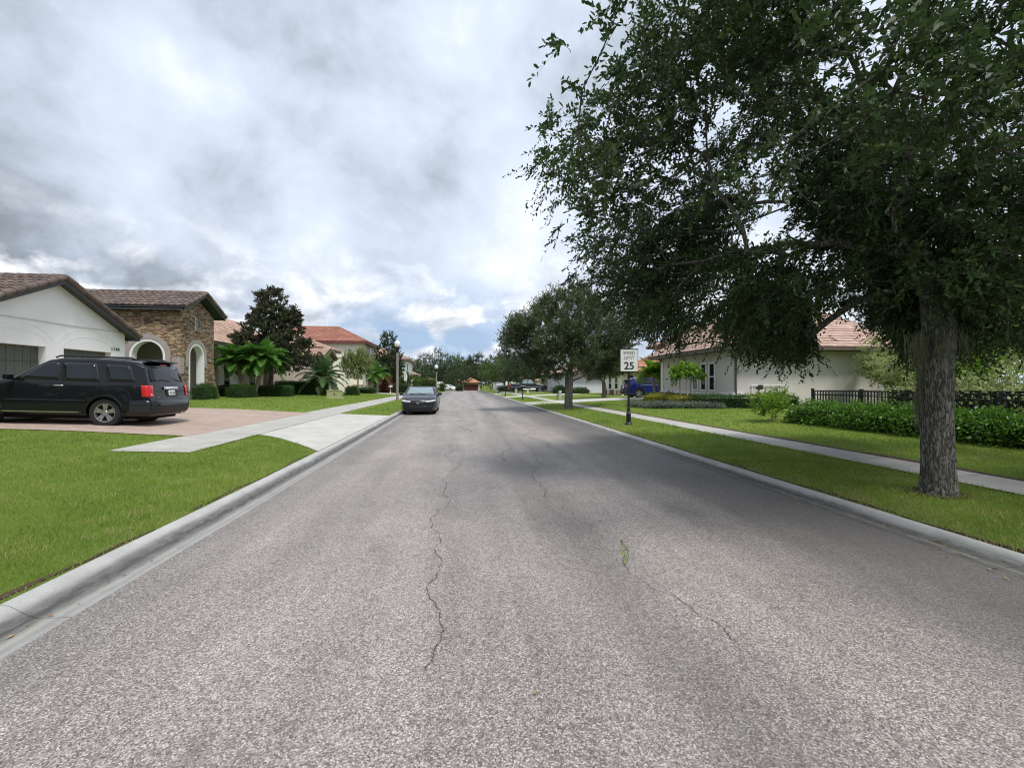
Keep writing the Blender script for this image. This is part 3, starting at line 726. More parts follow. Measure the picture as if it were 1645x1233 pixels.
# ---- more trees down the right side and the wood beyond the end of the street
def far_tree(name, label, loc, h, r, lmat, seed, ntips=260, leaf=(.24, .14), kind='broad', group=None, zb=.22, clump=None):
    if kind == 'broad': e = ez((0, 0, h * .6, r, r, h * .36), (-.45 * r, .1, h * .5, r * .65, r * .65, h * .3), (.5 * r, 0, h * .55, r * .6, r * .6, h * .28), (.1, 0, h * .82, r * .55, r * .55, h * .18), (0, 0, h * zb * 1.7, r * .8, r * .8, h * .16))
    elif kind == 'tall': e = ez((0, 0, h * .55, r * .8, r * .8, h * .38), (.2 * r, 0, h * .82, r * .5, r * .5, h * .17), (0, 0, h * .26, r, r, h * .18))
    else: e = ez((0, 0, h * .82, r * .55, r * .5, h * .1), (-.5 * r, 0, h * .72, r * .4, r * .4, h * .06), (.45 * r, 0, h * .9, r * .4, r * .4, h * .08), (.1 * r, 0, h * .62, r * .45, r * .4, h * .06))
    if group == BT: h *= 1.36; r *= 1.36; leaf = (leaf[0] * 1.3, leaf[1] * 1.3); loc = gz(loc[0] * 1.36, loc[1] * 1.36); e = [tuple(q * 1.36 for q in k) for k in e]
    th = h * (zb if kind != 'pine' else .6)
    return make_tree(name, label, 'tree', loc, [(0, 0, -.2), (.03, 0, th * .5), (0, 0, th * .85), (.02, 0, th)], [.028 * h, .024 * h, .022 * h, .02 * h], e, ntips, leaf, lmat, M_BARK_FAR, seed=seed, twigs=3, per=7, tl=.09 * h + .1, step=.07 * h, droop=-.05, kmin=.03, shell=.4, r0=.012, clump=clump, nlo=.1, group=group)
BT = 'trees of the wood beyond the end of the street'
RT = 'oaks further down the right verge'
ta = far_tree('oak_tree', 'round dark oak overhanging the dark pickup on the right', gz(9.6, 70.5), 6.4, 4.4, LF_FAR, 31, 420, group=RT)
far_tree('oak_tree', 'brighter green oak between the pickup and the far garage', gz(7.4, 80), 6.9, 4.4, LF_FARL, 32, 420, group=RT)
far_tree('oak_tree', 'spreading dark oak at the right end of the street', gz(9.5, 93), 7.4, 6.0, LF_FAR, 33, 480, group=RT)
far_tree('oak_tree', 'dark oak standing behind the white house with the stone base', gz(14.5, 79), 7.6, 5.0, LF_FAR, 34, 420, group=RT)
BT = 'trees of the wood beyond the end of the street'
far_tree('oak_tree', 'large thin crowned grey green tree left of the far lamp', gz(-8.6, 118), 10.8, 6.0, LF_GREY, 41, 420, (.30, .17), 'tall', BT, .3, clump=.6)
far_tree('oak_tree', 'bright green leafy tree behind the far lamp post', gz(-3.0, 122), 9.8, 5.0, LF_FARL, 42, 520, (.30, .18), 'tall', BT)
far_tree('pine_tree', 'tall ragged pine rising over the end of the street', gz(3.2, 135), 11.4, 3.4, LF_FAR, 43, 170, (.34, .12), 'pine', BT)
far_tree('pine_tree', 'second thinner pine just left of the taller one', gz(.6, 138), 9.6, 2.6, LF_FAR, 44, 130, (.34, .12), 'pine', BT)
far_tree('oak_tree', 'wide dark tree behind the garage at the street end', gz(-.8, 118), 7.2, 6.2, LF_FAR, 45, 560, (.28, .16), 'broad', BT)
far_tree('oak_tree', 'dark tree right behind the white car at the street end', gz(-6.0, 112), 7.6, 5.2, LF_FAR, 46, 480, (.28, .16), 'broad', BT)
far_tree('oak_tree', 'broad tree with rounded top right of the far garage', gz(9.0, 118), 9.0, 6.5, LF_FAR, 47, 560, (.28, .16), 'broad', BT)
far_tree('oak_tree', 'dark tree filling the gap left of the pines', gz(.6, 140), 9.2, 5.5, LF_FAR, 48, 480, (.30, .18), 'broad', BT)
far_tree('oak_tree', 'dark tree filling the gap right of the pines', gz(5.6, 142), 9.4, 5.5, LF_FAR, 49, 480, (.30, .18), 'broad', BT)
far_tree('oak_tree', 'low dark tree behind the small tan roofed house', gz(-14.0, 104), 7.5, 6.0, LF_FAR, 50, 480, (.28, .16), 'broad', BT)
far_tree('oak_tree', 'dark tree behind the second car at the far left kerb', gz(-11.5, 128), 8.2, 6.0, LF_FAR, 51, 480, (.28, .16), 'broad', BT)
far_tree('oak_tree', 'low rounded tree left of the far garage wall', gz(-1.6, 101), 4.8, 3.0, LF_FAR, 52, 380, (.2, .12), 'broad', BT, .12)
far_tree('oak_tree', 'low bushy tree right of the far garage wall', gz(6.3, 102), 5.6, 3.2, LF_FAR, 53, 380, (.2, .12), 'broad', BT, .12)

# ---- magnolia before the beige house
mx, my = -16.1, 38.6
make_tree('magnolia_tree', 'dark conical magnolia with glossy leaves behind the clipped hedges', 'tree', gz(mx, my), [(0, 0, -.1), (0, 0, .8), (.03, 0, 1.6), (0, 0, 2.4), (0, 0, 4), (0, 0, 6), (0, 0, 8.6)], [.2, .18, .17, .16, .12, .08, .03],
    ez((0, 0, 3.2, 3.4, 3.2, 1.3), (-.1, 0, 4.4, 2.9, 2.9, 1.2), (.1, 0, 5.6, 2.4, 2.4, 1.1), (.3, 0, 6.8, 2.0, 2.0, 1.1), (.1, 0, 8.1, 1.2, 1.2, .9), (.1, 0, 9.0, .7, .7, .6), (-2.2, -.4, 4.6, .9, .9, .7), (2.2, 0, 4.0, 1.1, 1.0, .9), (1.7, 0, 6.6, .7, .7, .7)), 1500, (.24, .11), LF_MAG, M_BARK_FAR, seed=9,
    twigs=3, per=7, tl=.3, step=.4, droop=-.2, kmin=.014, shell=.35, clump=1.5, nlo=.1, upb=.2, twigw=.006)
# ---- other trees of the left gardens
cx_, cy_ = -11.6, 49.5
make_tree('crape_myrtle', 'light crape myrtle with several pale stems before the cream house', 'tree', gz(cx_, cy_), [(0, 0, -.1), (0, 0, .1), (0, 0, .3)], [.1, .09, .08], ez((0, 0, 3.0, 1.7, 1.7, 1.3), (-.9, 0, 3.5, 1.0, 1.0, 1.0), (.9, 0, 3.2, 1.1, 1.1, 1.0), (.1, 0, 4.1, 1.0, 1.0, .9), (0, 0, 2.2, 1.5, 1.5, .7)), 260, (.2, .08), LF_MYRTLE, M_PALEBARK, seed=21, twigs=4, per=7, tl=.55, step=.5, droop=-.5, kmin=.008, r0=.011, shell=.2, twigw=.006, bias=.1)
make_tree('juniper_tree', 'dense dark upright tree just behind the near street lamp', 'tree', gz(-10.6, 61.5), [(0, 0, -.1), (0, 0, .6), (.03, 0, 1.6)], [.2, .17, .14], ez((0, 0, 3.3, 2.3, 2.2, 1.9), (.2, 0, 5.2, 1.9, 1.9, 1.7), (.3, 0, 6.9, 1.3, 1.3, 1.3), (-.4, 0, 2.2, 2.2, 2.0, 1.2), (1.0, 0, 3.6, 1.5, 1.5, 1.8)), 900, (.18, .10), LF_FAR, M_BARK_FAR, seed=22, twigs=3, per=8, tl=.4, step=.4, droop=-.1, kmin=.02, shell=.45)
make_tree('pine_tree', 'low dark green tree behind the hanging white flag', 'tree', gz(-10.5, 72), [(0, 0, -.1), (0, 0, .6), (.03, 0, 1.2)], [.16, .14, .12], ez((0, 0, 2.0, 2.2, 2.0, 1.4), (1.9, 0, 1.5, 1.6, 1.5, 1.2), (-1.2, 0, 2.4, 1.3, 1.3, 1.3)), 500, (.18, .10), LF_FARL, M_BARK_FAR, seed=23, twigs=3, per=7, tl=.4, step=.4, droop=-.1, kmin=.02, shell=.4)

# ---- palms
def frond(mbV, mbF, mbR, rng, p0, az, el, L, ll, droop, nl=20, w=.016, vee=.5):
    d0 = np.array([math.cos(az) * math.cos(el), math.sin(az) * math.cos(el), math.sin(el)]); side = np.array([-math.sin(az), math.cos(az), 0])
    pts = [p0]; d = d0.copy()
    for i in range(nl):
        d = d + np.array([0, 0, -droop / nl * (.4 + 1.4 * i / nl)]); d /= np.linalg.norm(d); pts.append(pts[-1] + d * L / nl)
    tone = rng.random()
    for i in range(1, nl + 1):
        a, b_ = pts[i - 1], pts[i]; t = (b_ - a) / np.linalg.norm(b_ - a); up = np.cross(side, t); up *= np.sign(up[2] + 1e-6)
        s2 = side * .012 * (1.2 - i / nl); o_ = len(mbV); mbV.extend([a - s2, a + s2, b_ + s2, b_ - s2]); mbF.append([o_, o_ + 1, o_ + 2, o_ + 3]); mbR.append(.9)
        if i < 3: continue
        f = i / nl; l = ll * math.sin(PI * (.12 + .86 * f)) ** .7
        for s_ in (-1, 1):
            for q in (0, .5):
                o0 = a + (b_ - a) * q
                ld = side * s_ * .85 + t * .55 + up * vee * rng.uniform(.2, 1) + rng.normal(0, .08, 3); ld /= np.linalg.norm(ld); tipd = ld + np.array([0, 0, -.45]); tipd /= np.linalg.norm(tipd)
                m_ = o0 + ld * l * .55; e_ = m_ + tipd * l * .5; wv = t * w * 1.2; o_ = len(mbV)
                mbV.extend([o0 - wv * .6, o0 + wv * .6, m_ + wv, m_ - wv, e_]); mbF.append([o_, o_ + 1, o_ + 2, o_ + 3]); mbF.append([o_ + 3, o_ + 2, o_ + 4, o_ + 4]); r_ = min(1, max(0, .6 * rng.random() + .4 * tone)); mbR.extend([r_, r_])
def palm_things(name, label, loc, trunk, rad, nf, L, ll, seed, droop=1.2, elr=(-.35, 1.2), lmat=None, group=None, tm=None, w=.016, nl=20, skirt=True):
    rng = np.random.default_rng(seed); root = thing(name, label, 'palm', loc, rng.uniform(0, 0.01), group)
    mb = MB()
    pts = []
    for i in range(len(trunk) - 1):
        for q in range(5): pts.append(tuple(np.array(trunk[i]) + (np.array(trunk[i + 1]) - np.array(trunk[i])) * q / 5))
    pts.append(trunk[-1]); n = len(pts)
    mb.tube(pts, [(rad[0] + (rad[1] - rad[0]) * i / (n - 1)) * (1 + .06 * (i % 2)) for i in range(n)], 10)
    mb.build('trunk', tm or M_PALMTRUNK, root, smooth=60, fix=False)
    V, F, R = [], [], []; top = np.array(trunk[-1], float)
    for i in range(nf):
        f = (i + .5) / nf; el = elr[0] + (elr[1] - elr[0]) * f ** .8; az = i * 2.39996 + rng.normal(0, .15)
        frond(V, F, R, rng, top + rng.normal(0, .02, 3), az, el + rng.normal(0, .08), L * rng.uniform(.85, 1.1), ll, droop * rng.uniform(.8, 1.2), nl=nl, w=w)
    V = np.array(V); tri = []
    me = bpy.data.meshes.new('fronds'); me.from_pydata([tuple(q) for q in V], [], [tuple(f) if f[2] != f[3] else tuple(f[:3]) for f in F]); me.materials.append(lmat or LF_PALM)
    at = me.attributes.new('rnd', 'FLOAT', 'FACE'); at.data.foreach_set('value', R); link(me, 'fronds', root)
    return root
px_, py_ = -15.9, 34.6
g0 = zg(px_, py_)
palm_things('palm', 'fuller of two leaning pygmy date palms, right of its twin', (px_ + .25, py_, g0), [(0, 0, -.1), (.25, 0, .9), (.55, 0, 1.9), (.72, 0, 2.75)], (.12, .15), 42, 2.0, .5, 61, 1.15, (-.45, 1.2), group='pygmy date palms by the stone entry', w=.036)
palm_things('palm', 'left leaning one of two pygmy date palms beside the stone tower', (px_ - .15, py_ - .1, g0), [(0, 0, -.1), (-.25, 0, .9), (-.6, .0, 1.85), (-.8, 0, 2.6)], (.12, .15), 40, 2.0, .5, 62, 1.15, (-.45, 1.15), group='pygmy date palms by the stone entry', w=.036)
palm_things('palm', 'short arching date palm behind the green utility box', gz(-12.9, 41.6), [(0, 0, -.1), (.05, 0, .7), (.0, 0, 1.6)], (.2, .22), 38, 2.7, .55, 63, 1.3, (-.6, 1.25), w=.036, lmat=LF_PALMD)
palm_things('palm', 'low palm in the shade beside the crape myrtle', gz(-10.6, 55.2), [(0, 0, -.1), (.05, 0, 1.0), (.0, 0, 2.2)], (.15, .14), 24, 2.0, .5, 64, 1.3, (-.4, 1.2), w=.03)
bx_, by_ = 13.55, 29.9
gb = zg(bx_, by_)
for i, (ox, oy, hh, lab) in enumerate([(0, 0, 1.75, 'left trunk of the twin palms before the blue car'), (.42, .15, 1.7, 'right trunk of the twin palms before the blue car')]):
    palm_things('palm', lab, (bx_ + ox, by_ + oy, gb), [(0, 0, -.1), (.02, 0, .8), (-.05 + .1 * i, 0, hh)], (.09, .07), 20, 1.6, .5, 70 + i, 1.1, (-.35, 1.25), group='twin palms in the bed', tm=M_PALEBARK, w=.035, lmat=LF_LIGHT)
# three slender stems with bright broad leaves
fx, fy = 11.55, 21.6
for i, (ox, oy, lab, hh) in enumerate([(-.28, .1, 'left of three slim stems topped with broad leaves in the bed', 1.75), (.0, -.05, 'middle and tallest of three slim stems with bright broad leaves', 1.95), (.3, .08, 'right of three slim stems topped with broad leaves in the bed', 1.8)]):
    make_tree('small_tree', lab, 'tree', gz(fx + ox, fy + oy), [(0, 0, -.05), (.02, 0, .5), (-.03, .0, 1.0), (.03 * (i - 1), 0, hh - .3)], [.05, .042, .04, .035], ez((0.12 * (i - 1), 0, hh, .36, .4, .34), (.2 * (i - 1), 0, hh - .15, .4, .4, .25)), 30, (.24, .085), LF_LIGHT, M_PALEBARK, seed=80 + i, twigs=2, per=6, tl=.25, step=.2, droop=.12, kmin=.006, r0=.008, shell=.2, group='three slim stems in the bed')
# trees in the right garden behind the fence
make_tree('garden_tree', 'pale yellow green open tree behind the black fence at the right edge', 'tree', gz(20.6, 17.0), [(0, 0, -.1), (0, 0, .6), (.1, 0, 1.2)], [.12, .1, .09], ez((0, 0, 2.6, 2.4, 2.2, 1.6), (1.5, 0, 3.4, 1.9, 1.8, 1.4), (-1.3, -.5, 1.9, 1.6, 1.5, 1.0), (2.8, -.5, 2.2, 2.0, 2.0, 1.4)), 520, (.15, .07), LF_PALE, M_PALEBARK, seed=91, twigs=4, per=7, tl=.5, step=.4, droop=.05, kmin=.012, shell=.2, r0=.009, clump=1.6, nlo=.12, twigw=.006)
make_tree('garden_tree', 'brighter green young tree growing against the black fence behind the oak trunk', 'tree', gz(16.2, 11.8), [(0, 0, -.1), (0, 0, .5), (.1, 0, 1.0)], [.08, .07, .06], ez((0, 0, 1.9, 1.4, 1.2, 1.0), (.9, -.5, 2.5, 1.2, 1.1, .8), (-.7, .4, 1.6, 1.1, .9, .7)), 230, (.13, .06), LF_LIGHT, M_PALEBARK, seed=92, twigs=3, per=7, tl=.35, step=.3, droop=.05, kmin=.01, shell=.2, clump=2.0, nlo=.1)
make_tree('garden_tree', 'pale shrubby tree at the end of the right house wall', 'tree', gz(20.3, 18.6), [(0, 0, -.1), (0, 0, .5), (-.1, 0, 1.0)], [.09, .08, .07], ez((0, 0, 2.0, 1.5, 1.2, 1.1), (.7, 0, 1.5, 1.2, 1.1, .8), (-.6, 0, 1.4, .8, .9, .8)), 280, (.14, .06), LF_PALE, M_PALEBARK, seed=93, twigs=3, per=7, tl=.45, step=.35, droop=.1, kmin=.01, shell=.2, clump=1.8, nlo=.1)
far_tree('oak_tree', 'broad grey green tree far behind the fence at right', gz(33.0, 24.0), 7.5, 5.0, LF_PALE, 94, 420, (.24, .14), 'broad')
# young tree beyond the left edge, one twig reaching into view
make_tree('sapling', 'thin sapling on the left lawn, one yellowish twig reaching into view', 'tree', gz(-8.3, 6.6), [(0, 0, -.05), (.02, 0, .8), (-.02, 0, 1.6)], [.03, .025, .02], ez((-.3, 0, 2.3, .7, .7, .7), (.28, .1, 2.12, .38, .2, .08)), 60, (.10, .035), LF_PALE, M_PALEBARK, seed=95, twigs=2, per=7, tl=.25, step=.2, droop=.1, kmin=.004, r0=.005, shell=.2, twigw=.002)

# ---- hedges and bushes
def hedge(name, label, p0, p1, wid, h, lmat, dens, leaf, seed, jit=.05, cat='hedge', group=None, z0=None, round_=0.0):
    """clipped hedge along p0-p1 (ground points of its middle line): dark core plus leaves over its skin"""
    rng = np.random.default_rng(seed); p0 = np.array([*p0, 0.]); p1 = np.array([*p1, 0.]); d = p1 - p0; Ln = np.linalg.norm(d); d /= Ln; s = np.array([-d[1], d[0], 0])
    mid = (p0 + p1) / 2; zb = zg(mid[0], mid[1]) if z0 is None else z0
    root = thing(name, label, cat, (mid[0], mid[1], zb), 0, group)
    A = Ln * h * 2 + wid * h * 2 + Ln * wid; n = int(A * dens)
    w = np.array([Ln * h, Ln * h, wid * h, wid * h, Ln * wid]); f = rng.choice(5, n, p=w / w.sum()); u = rng.uniform(-.5, .5, n); v = rng.random(n); q = rng.uniform(-.5, .5, n)
    a = np.where(f < 2, u, np.where(f == 2, -.5, np.where(f == 3, .5, u))) * Ln; c = np.where(f == 0, -.5, np.where(f == 1, .5, q)) * wid; z = np.where(f == 4, 1.0, v) * h
    nd = np.zeros((n, 3)); nd += np.where(f == 0, -1, np.where(f == 1, 1, 0))[:, None] * s; nd += np.where(f == 2, -1, np.where(f == 3, 1, 0))[:, None] * d; nd[:, 2] += (f == 4)
    bumpy = .5 * np.sin(a * 3.1 + seed) * np.sin(z * 5 + a) + .5 * np.sin(a * 7.3 + c * 4)
    if round_:
        k = np.clip(1 - round_ * (z / h) ** 3, .2, 1); c = c * k; a = a * (1 - .3 * round_ * (z / h) ** 3)
    P = a[:, None] * d + c[:, None] * s + np.array([0, 0, 1.]) * z[:, None] + nd * (rng.normal(0, jit, n) + bumpy * jit)[:, None]; P[:, 2] = np.maximum(P[:, 2], .01)
    D = nd + rng.normal(0, .7, (n, 3)); D[:, 2] += .2
    V = leaf_quads(P, D, leaf[0], leaf[1], rng, .6); np_mesh('foliage', V, quads(n), lmat, root, rnd=rng.random(n))
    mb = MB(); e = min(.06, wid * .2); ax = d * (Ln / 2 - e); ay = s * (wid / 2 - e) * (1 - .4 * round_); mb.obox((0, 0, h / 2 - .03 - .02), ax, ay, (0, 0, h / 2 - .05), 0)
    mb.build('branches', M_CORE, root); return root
# left gardens
hedge('hedge', 'long low dark hedge under the twin date palms', (-18.3, 35.0), (-13.3, 35.6), .9, .75, LF_HEDGE, 900, (.07, .035), 101)
hedge('hedge', 'taller square clipped hedge left of the utility box', (-16.3, 40.8), (-12.3, 41.1), 1.0, 1.05, LF_HEDGE, 800, (.07, .035), 102)
hedge('hedge', 'flat topped hedge behind the square clipped hedge', (-17.5, 43.0), (-13.2, 43.2), .8, 1.15, LF_HEDGE, 500, (.08, .04), 103)
hedge('bush', 'small leafy bush at the foot of the stone arch', (-15.9, 28.0), (-15.9, 29.7), .8, .85, LF_HEDGE, 800, (.06, .03), 104, .07, 'bush', round_=.5)
hedge('bush', 'dark bush beside the base of the stone tower', (-15.7, 31.6), (-15.2, 33.4), .9, .8, LF_HEDGE, 700, (.07, .035), 105, .07, 'bush', round_=.4)
hedge('hedge', 'low hedge along the cream house behind the crape myrtle', (-13.2, 52.3), (-10.2, 52.4), .9, .55, LF_HEDGE, 300, (.1, .06), 106, round_=.3)
hedge('bush', 'rounded dark bush beside the far utility box palm', (-11.3, 43.6), (-10.2, 43.8), .9, .75, LF_HEDGE, 400, (.1, .06), 107, .07, 'bush', round_=.5)
hedge('hedge', 'dark shaded hedge behind the white mailbox post', (-11.8, 60.0), (-7.6, 60.6), 1.0, 1.0, LF_FAR, 250, (.12, .08), 108, .08)
hedge('bush', 'reddish ti plants in the shade behind the near lamp', (-10.4, 57.6), (-9.6, 57.7), .7, 1.9, LF_RED, 200, (.3, .08), 109, .12, 'plant')
hedge('bush', 'leafy bushes before the small tan roofed house', (-9.4, 84.0), (-5.3, 84.5), 1.8, 2.0, LF_FARL, 90, (.22, .14), 110, .2, 'bush', round_=.3)
hedge('bush', 'round green bush by the pillared entry at the street end', (-4.6, 86.0), (-3.7, 86.0), 1.0, 1.5, LF_FARL, 120, (.18, .1), 111, .1, 'bush', round_=.5)
# right gardens
hedge('hedge', 'leafy unclipped hedge in front of the black fence', (10.75, 12.9), (10.95, 3.0), 1.1, .49, LF_BIGHEDGE, 1000, (.085, .042), 120, .08, round_=.25)
hedge('hedge', 'dark clipped hedge along the foot of the right house', (11.9, 20.0), (15.1, 18.35), .8, .54, LF_HEDGE, 900, (.06, .03), 121)
hedge('hedge', 'dark hedge in front of the house windows behind the three stems', (11.3, 25.6), (11.85, 20.3), .8, .54, LF_HEDGE, 900, (.06, .03), 122)
hedge('hedge', 'golden topped clipped hedge beside the three slim stems', (11.0, 24.6), (11.05, 20.9), .8, .52, LF_GOLD, 1000, (.055, .03), 123)
hedge('groundcover', 'low silvery groundcover edging the planting bed', (9.5, 23.8), (9.8, 21.4), .8, .22, LF_SILVER, 1300, (.06, .03), 124, .05, 'plants', group='silvery groundcover round the bed')
hedge('groundcover', 'low silvery groundcover edging the planting bed', (9.8, 21.4), (12.3, 19.4), .8, .22, LF_SILVER, 1300, (.06, .03), 125, .05, 'plants', group='silvery groundcover round the bed')
hedge('bush', 'reddish low plants at the foot of the twin palms', (12.5, 27.4), (13.6, 26.5), .9, .45, LF_RED, 300, (.12, .05), 126, .08, 'plants', round_=.3)
make_tree('shrub', 'loose light green shrub at the end of the unclipped hedge', 'shrub', gz(10.05, 13.3), [(0, 0, -.03), (.02, 0, .12), (0, 0, .22)], [.03, .025, .02], ez((0, 0, .5, .55, .5, .42), (-.3, 0, .55, .42, .4, .35), (.2, 0, .75, .35, .4, .3)), 130, (.085, .036), LF_LIGHT, M_PALEBARK, seed=127, twigs=3, per=8, tl=.22, step=.12, droop=-.1, kmin=.004, r0=.004, shell=.15, twigw=.002)
hedge('bush', 'dark low bush along the bottom of the white wall', (12.6, 49.6), (14.6, 50.6), 1.1, .55, LF_HEDGE, 200, (.12, .07), 128, .08, 'bush', round_=.5)
hedge('bush', 'clump of shrubs by the stone foot of the white house', (11.6, 54.6), (12.1, 52.2), 1.0, .75, LF_HEDGE, 200, (.12, .07), 129, .1, 'bush', round_=.5)
hedge('hedge', 'low hedge at the verge near the far garage', (6.4, 78.0), (10.5, 78.6), 1.0, .8, LF_FAR, 120, (.18, .1), 130, .1)
hedge('hedge', 'low hedge left of the far garage', (-1.6, 95.6), (-.3, 95.6), 1.0, 1.1, LF_FAR, 120, (.2, .12), 131, .1)
hedge('bush', 'pale leafy shrub along the inside of the black fence', (13.6, 12.4), (13.9, 6.0), 1.0, 1.05, LF_PALE, 240, (.12, .06), 132, .2, 'shrub', round_=.4)

# added, unseen tree mass behind the viewer, darkens what paint and glass mirror
rng = np.random.default_rng(200); n = 5200
A = rng.uniform(0, 1, n); X = -62 + 104 * A; Y = -21 - 5 * rng.random(n) ** 2 + 2.5 * np.sin(X * .31); Z = rng.uniform(0, 1, n) ** .8 * (6.0 + 1.6 * np.sin(X * .42) + .9 * np.sin(X * 1.1))
k = rng.random(n) < .32; X = np.where(k, -34 - 4 * rng.random(n), X); Y = np.where(k, rng.uniform(-20, 1, n), Y)
P = np.c_[X, Y, Z + .3]; V = leaf_quads(P, rng.normal(0, 1, (n, 3)), 1.5, 1.0, rng, .2)
tag(np_mesh('added_tree_mass', V, quads(n), LF_FAR, rnd=rng.random(n)), 'added mass of trees behind the viewer to darken reflections', 'added_tree_mass', kind='stuff')
# ================================================================= houses
def stone_material():
    m = bpy.data.materials.new('stacked_ledgestone'); t = NT(m); p = t.pos()
    sx = t('ShaderNodeSeparateXYZ'); t.put(sx.inputs[0], p)
    wob = t.noise(p, 2.5, 3, .5)
    cv = t('ShaderNodeCombineXYZ'); t.put(cv.inputs[0], t.math('MULTIPLY', t.math('ADD', sx.outputs[0], sx.outputs[1]), 2.6)); t.put(cv.inputs[1], t.math('MULTIPLY', t.math('MULTIPLY_ADD', wob, .03, sx.outputs[2]), 12.5))
    v = t('ShaderNodeTexVoronoi', feature='F1', distance='CHEBYCHEV'); t.put(v.inputs['Vector'], cv.outputs[0]); v.inputs['Scale'].default_value = 1; v.inputs['Randomness'].default_value = .75
    e = t('ShaderNodeTexVoronoi', feature='DISTANCE_TO_EDGE'); t.put(e.inputs['Vector'], cv.outputs[0]); e.inputs['Scale'].default_value = 1; e.inputs['Randomness'].default_value = .75
    s = t('ShaderNodeSeparateColor'); t.put(s.inputs[0], v.outputs['Color'])
    c = t.ramp(s.outputs[0], [(0., (.09, .06, .05)), (.16, (.25, .165, .115)), (.34, (.44, .29, .17)), (.5, (.52, .40, .24)), (.62, (.36, .20, .13)), (.76, (.38, .34, .30)), (.88, (.58, .44, .26)), (1., (.13, .11, .10))])
    c = t.mix(t.math('MULTIPLY', t.noise(p, 18, 5, .6), .3), c, (.2, .14, .10))
    c = t.mix(t.ramp(e.outputs[0], [(0., .85), (.09, 0.)]), c, (.03, .024, .02))
    hgt = t.math('ADD', t.ramp(e.outputs[0], [(0., 0.), (.2, 1.)]), t.math('MULTIPLY', s.outputs[1], .8))
    t.out(t.bsdf(c, .9, 0, .2, t.bump(hgt, 1., .03))); return m
M_STONE = stone_material()
M_STUCCO = mat('white_stucco', (.86, .865, .85), .9, .03, 2, .06, 90, .003, grime=.06)
M_STUCCO_B = mat('beige_stucco', (.60, .53, .43), .9, .05, 2, .25, 90, .004, grime=.1)
M_STUCCO_C = mat('cream_stucco', (.80, .76, .65), .9, .04, 2, .2, 90, .004, grime=.08)
M_STUCCO_G = mat('greige_stucco', (.63, .585, .55), .9, .04, 1.6, .08, 110, .004, grime=.08)
M_STUCCO_Y = mat('yellow_stucco', (.74, .62, .38), .9, .05, 2, .2, 90, .004)
M_STUCCO_SHADE = mat('shaded_white_stucco', (.66, .66, .72), .9, .03, 2, .2, 90, .004)  # white stucco with the bluish shade put into its colour
M_TRIMW = mat('white_trim', (.82, .82, .80), .6, .03, 3)
M_TRIMT = mat('taupe_cast_stone', (.36, .31, .29), .9, .12, 5, .3, 60, .006)
M_FASCIA = mat('charcoal_fascia', (.055, .062, .064), .55, .1, 3)
M_FASCIA_B = mat('brown_fascia', (.13, .095, .08), .55, .1, 3)
M_FASCIA_R = mat('dark_red_fascia', (.14, .05, .04), .55, .1, 3)
M_TILE_D = mat('dark_brown_roof_tile', (.115, .08, .064), .8, .2, 3, .3, 30, .01, rnd=.25, col2=(.145, .11, .095))
M_TILE_T = mat('tan_pink_roof_tile', (.36, .24, .185), .8, .16, 2, .3, 30, .01, rnd=.22, col2=(.46, .31, .24))
M_TILE_R = mat('terracotta_roof_tile', (.28, .112, .078), .8, .16, 2, .3, 30, .01, rnd=.15, col2=(.34, .15, .105))
M_TILE_O = mat('orange_roof_tile', (.42, .18, .105), .8, .15, 2, .3, 30, .01, rnd=.18, col2=(.50, .26, .16))
M_TILE_F = mat('flat_brown_roof_tile', (.43, .285, .225), .85, .14, 2, .3, 30, .01, rnd=.13, col2=(.50, .36, .30))
M_GDOOR = mat('grey_green_garage_door', (.085, .10, .085), .6, .1, 3)
M_GDOORR = mat('maroon_garage_door', (.11, .035, .03), .6, .1, 3)
M_DARKGLASS = mat('window_glass', (.012, .017, .018), .05, .2, 1, spec=.8)
M_DARKDOOR = mat('dark_wood_door', (.03, .022, .018), .5, .2, 4)
M_IRON = mat('black_iron', (.012, .014, .016), .45, .2, 8, spec=.5)
M_INSIDE = mat('porch_inside', (.46, .44, .39), .9, .05, 3)

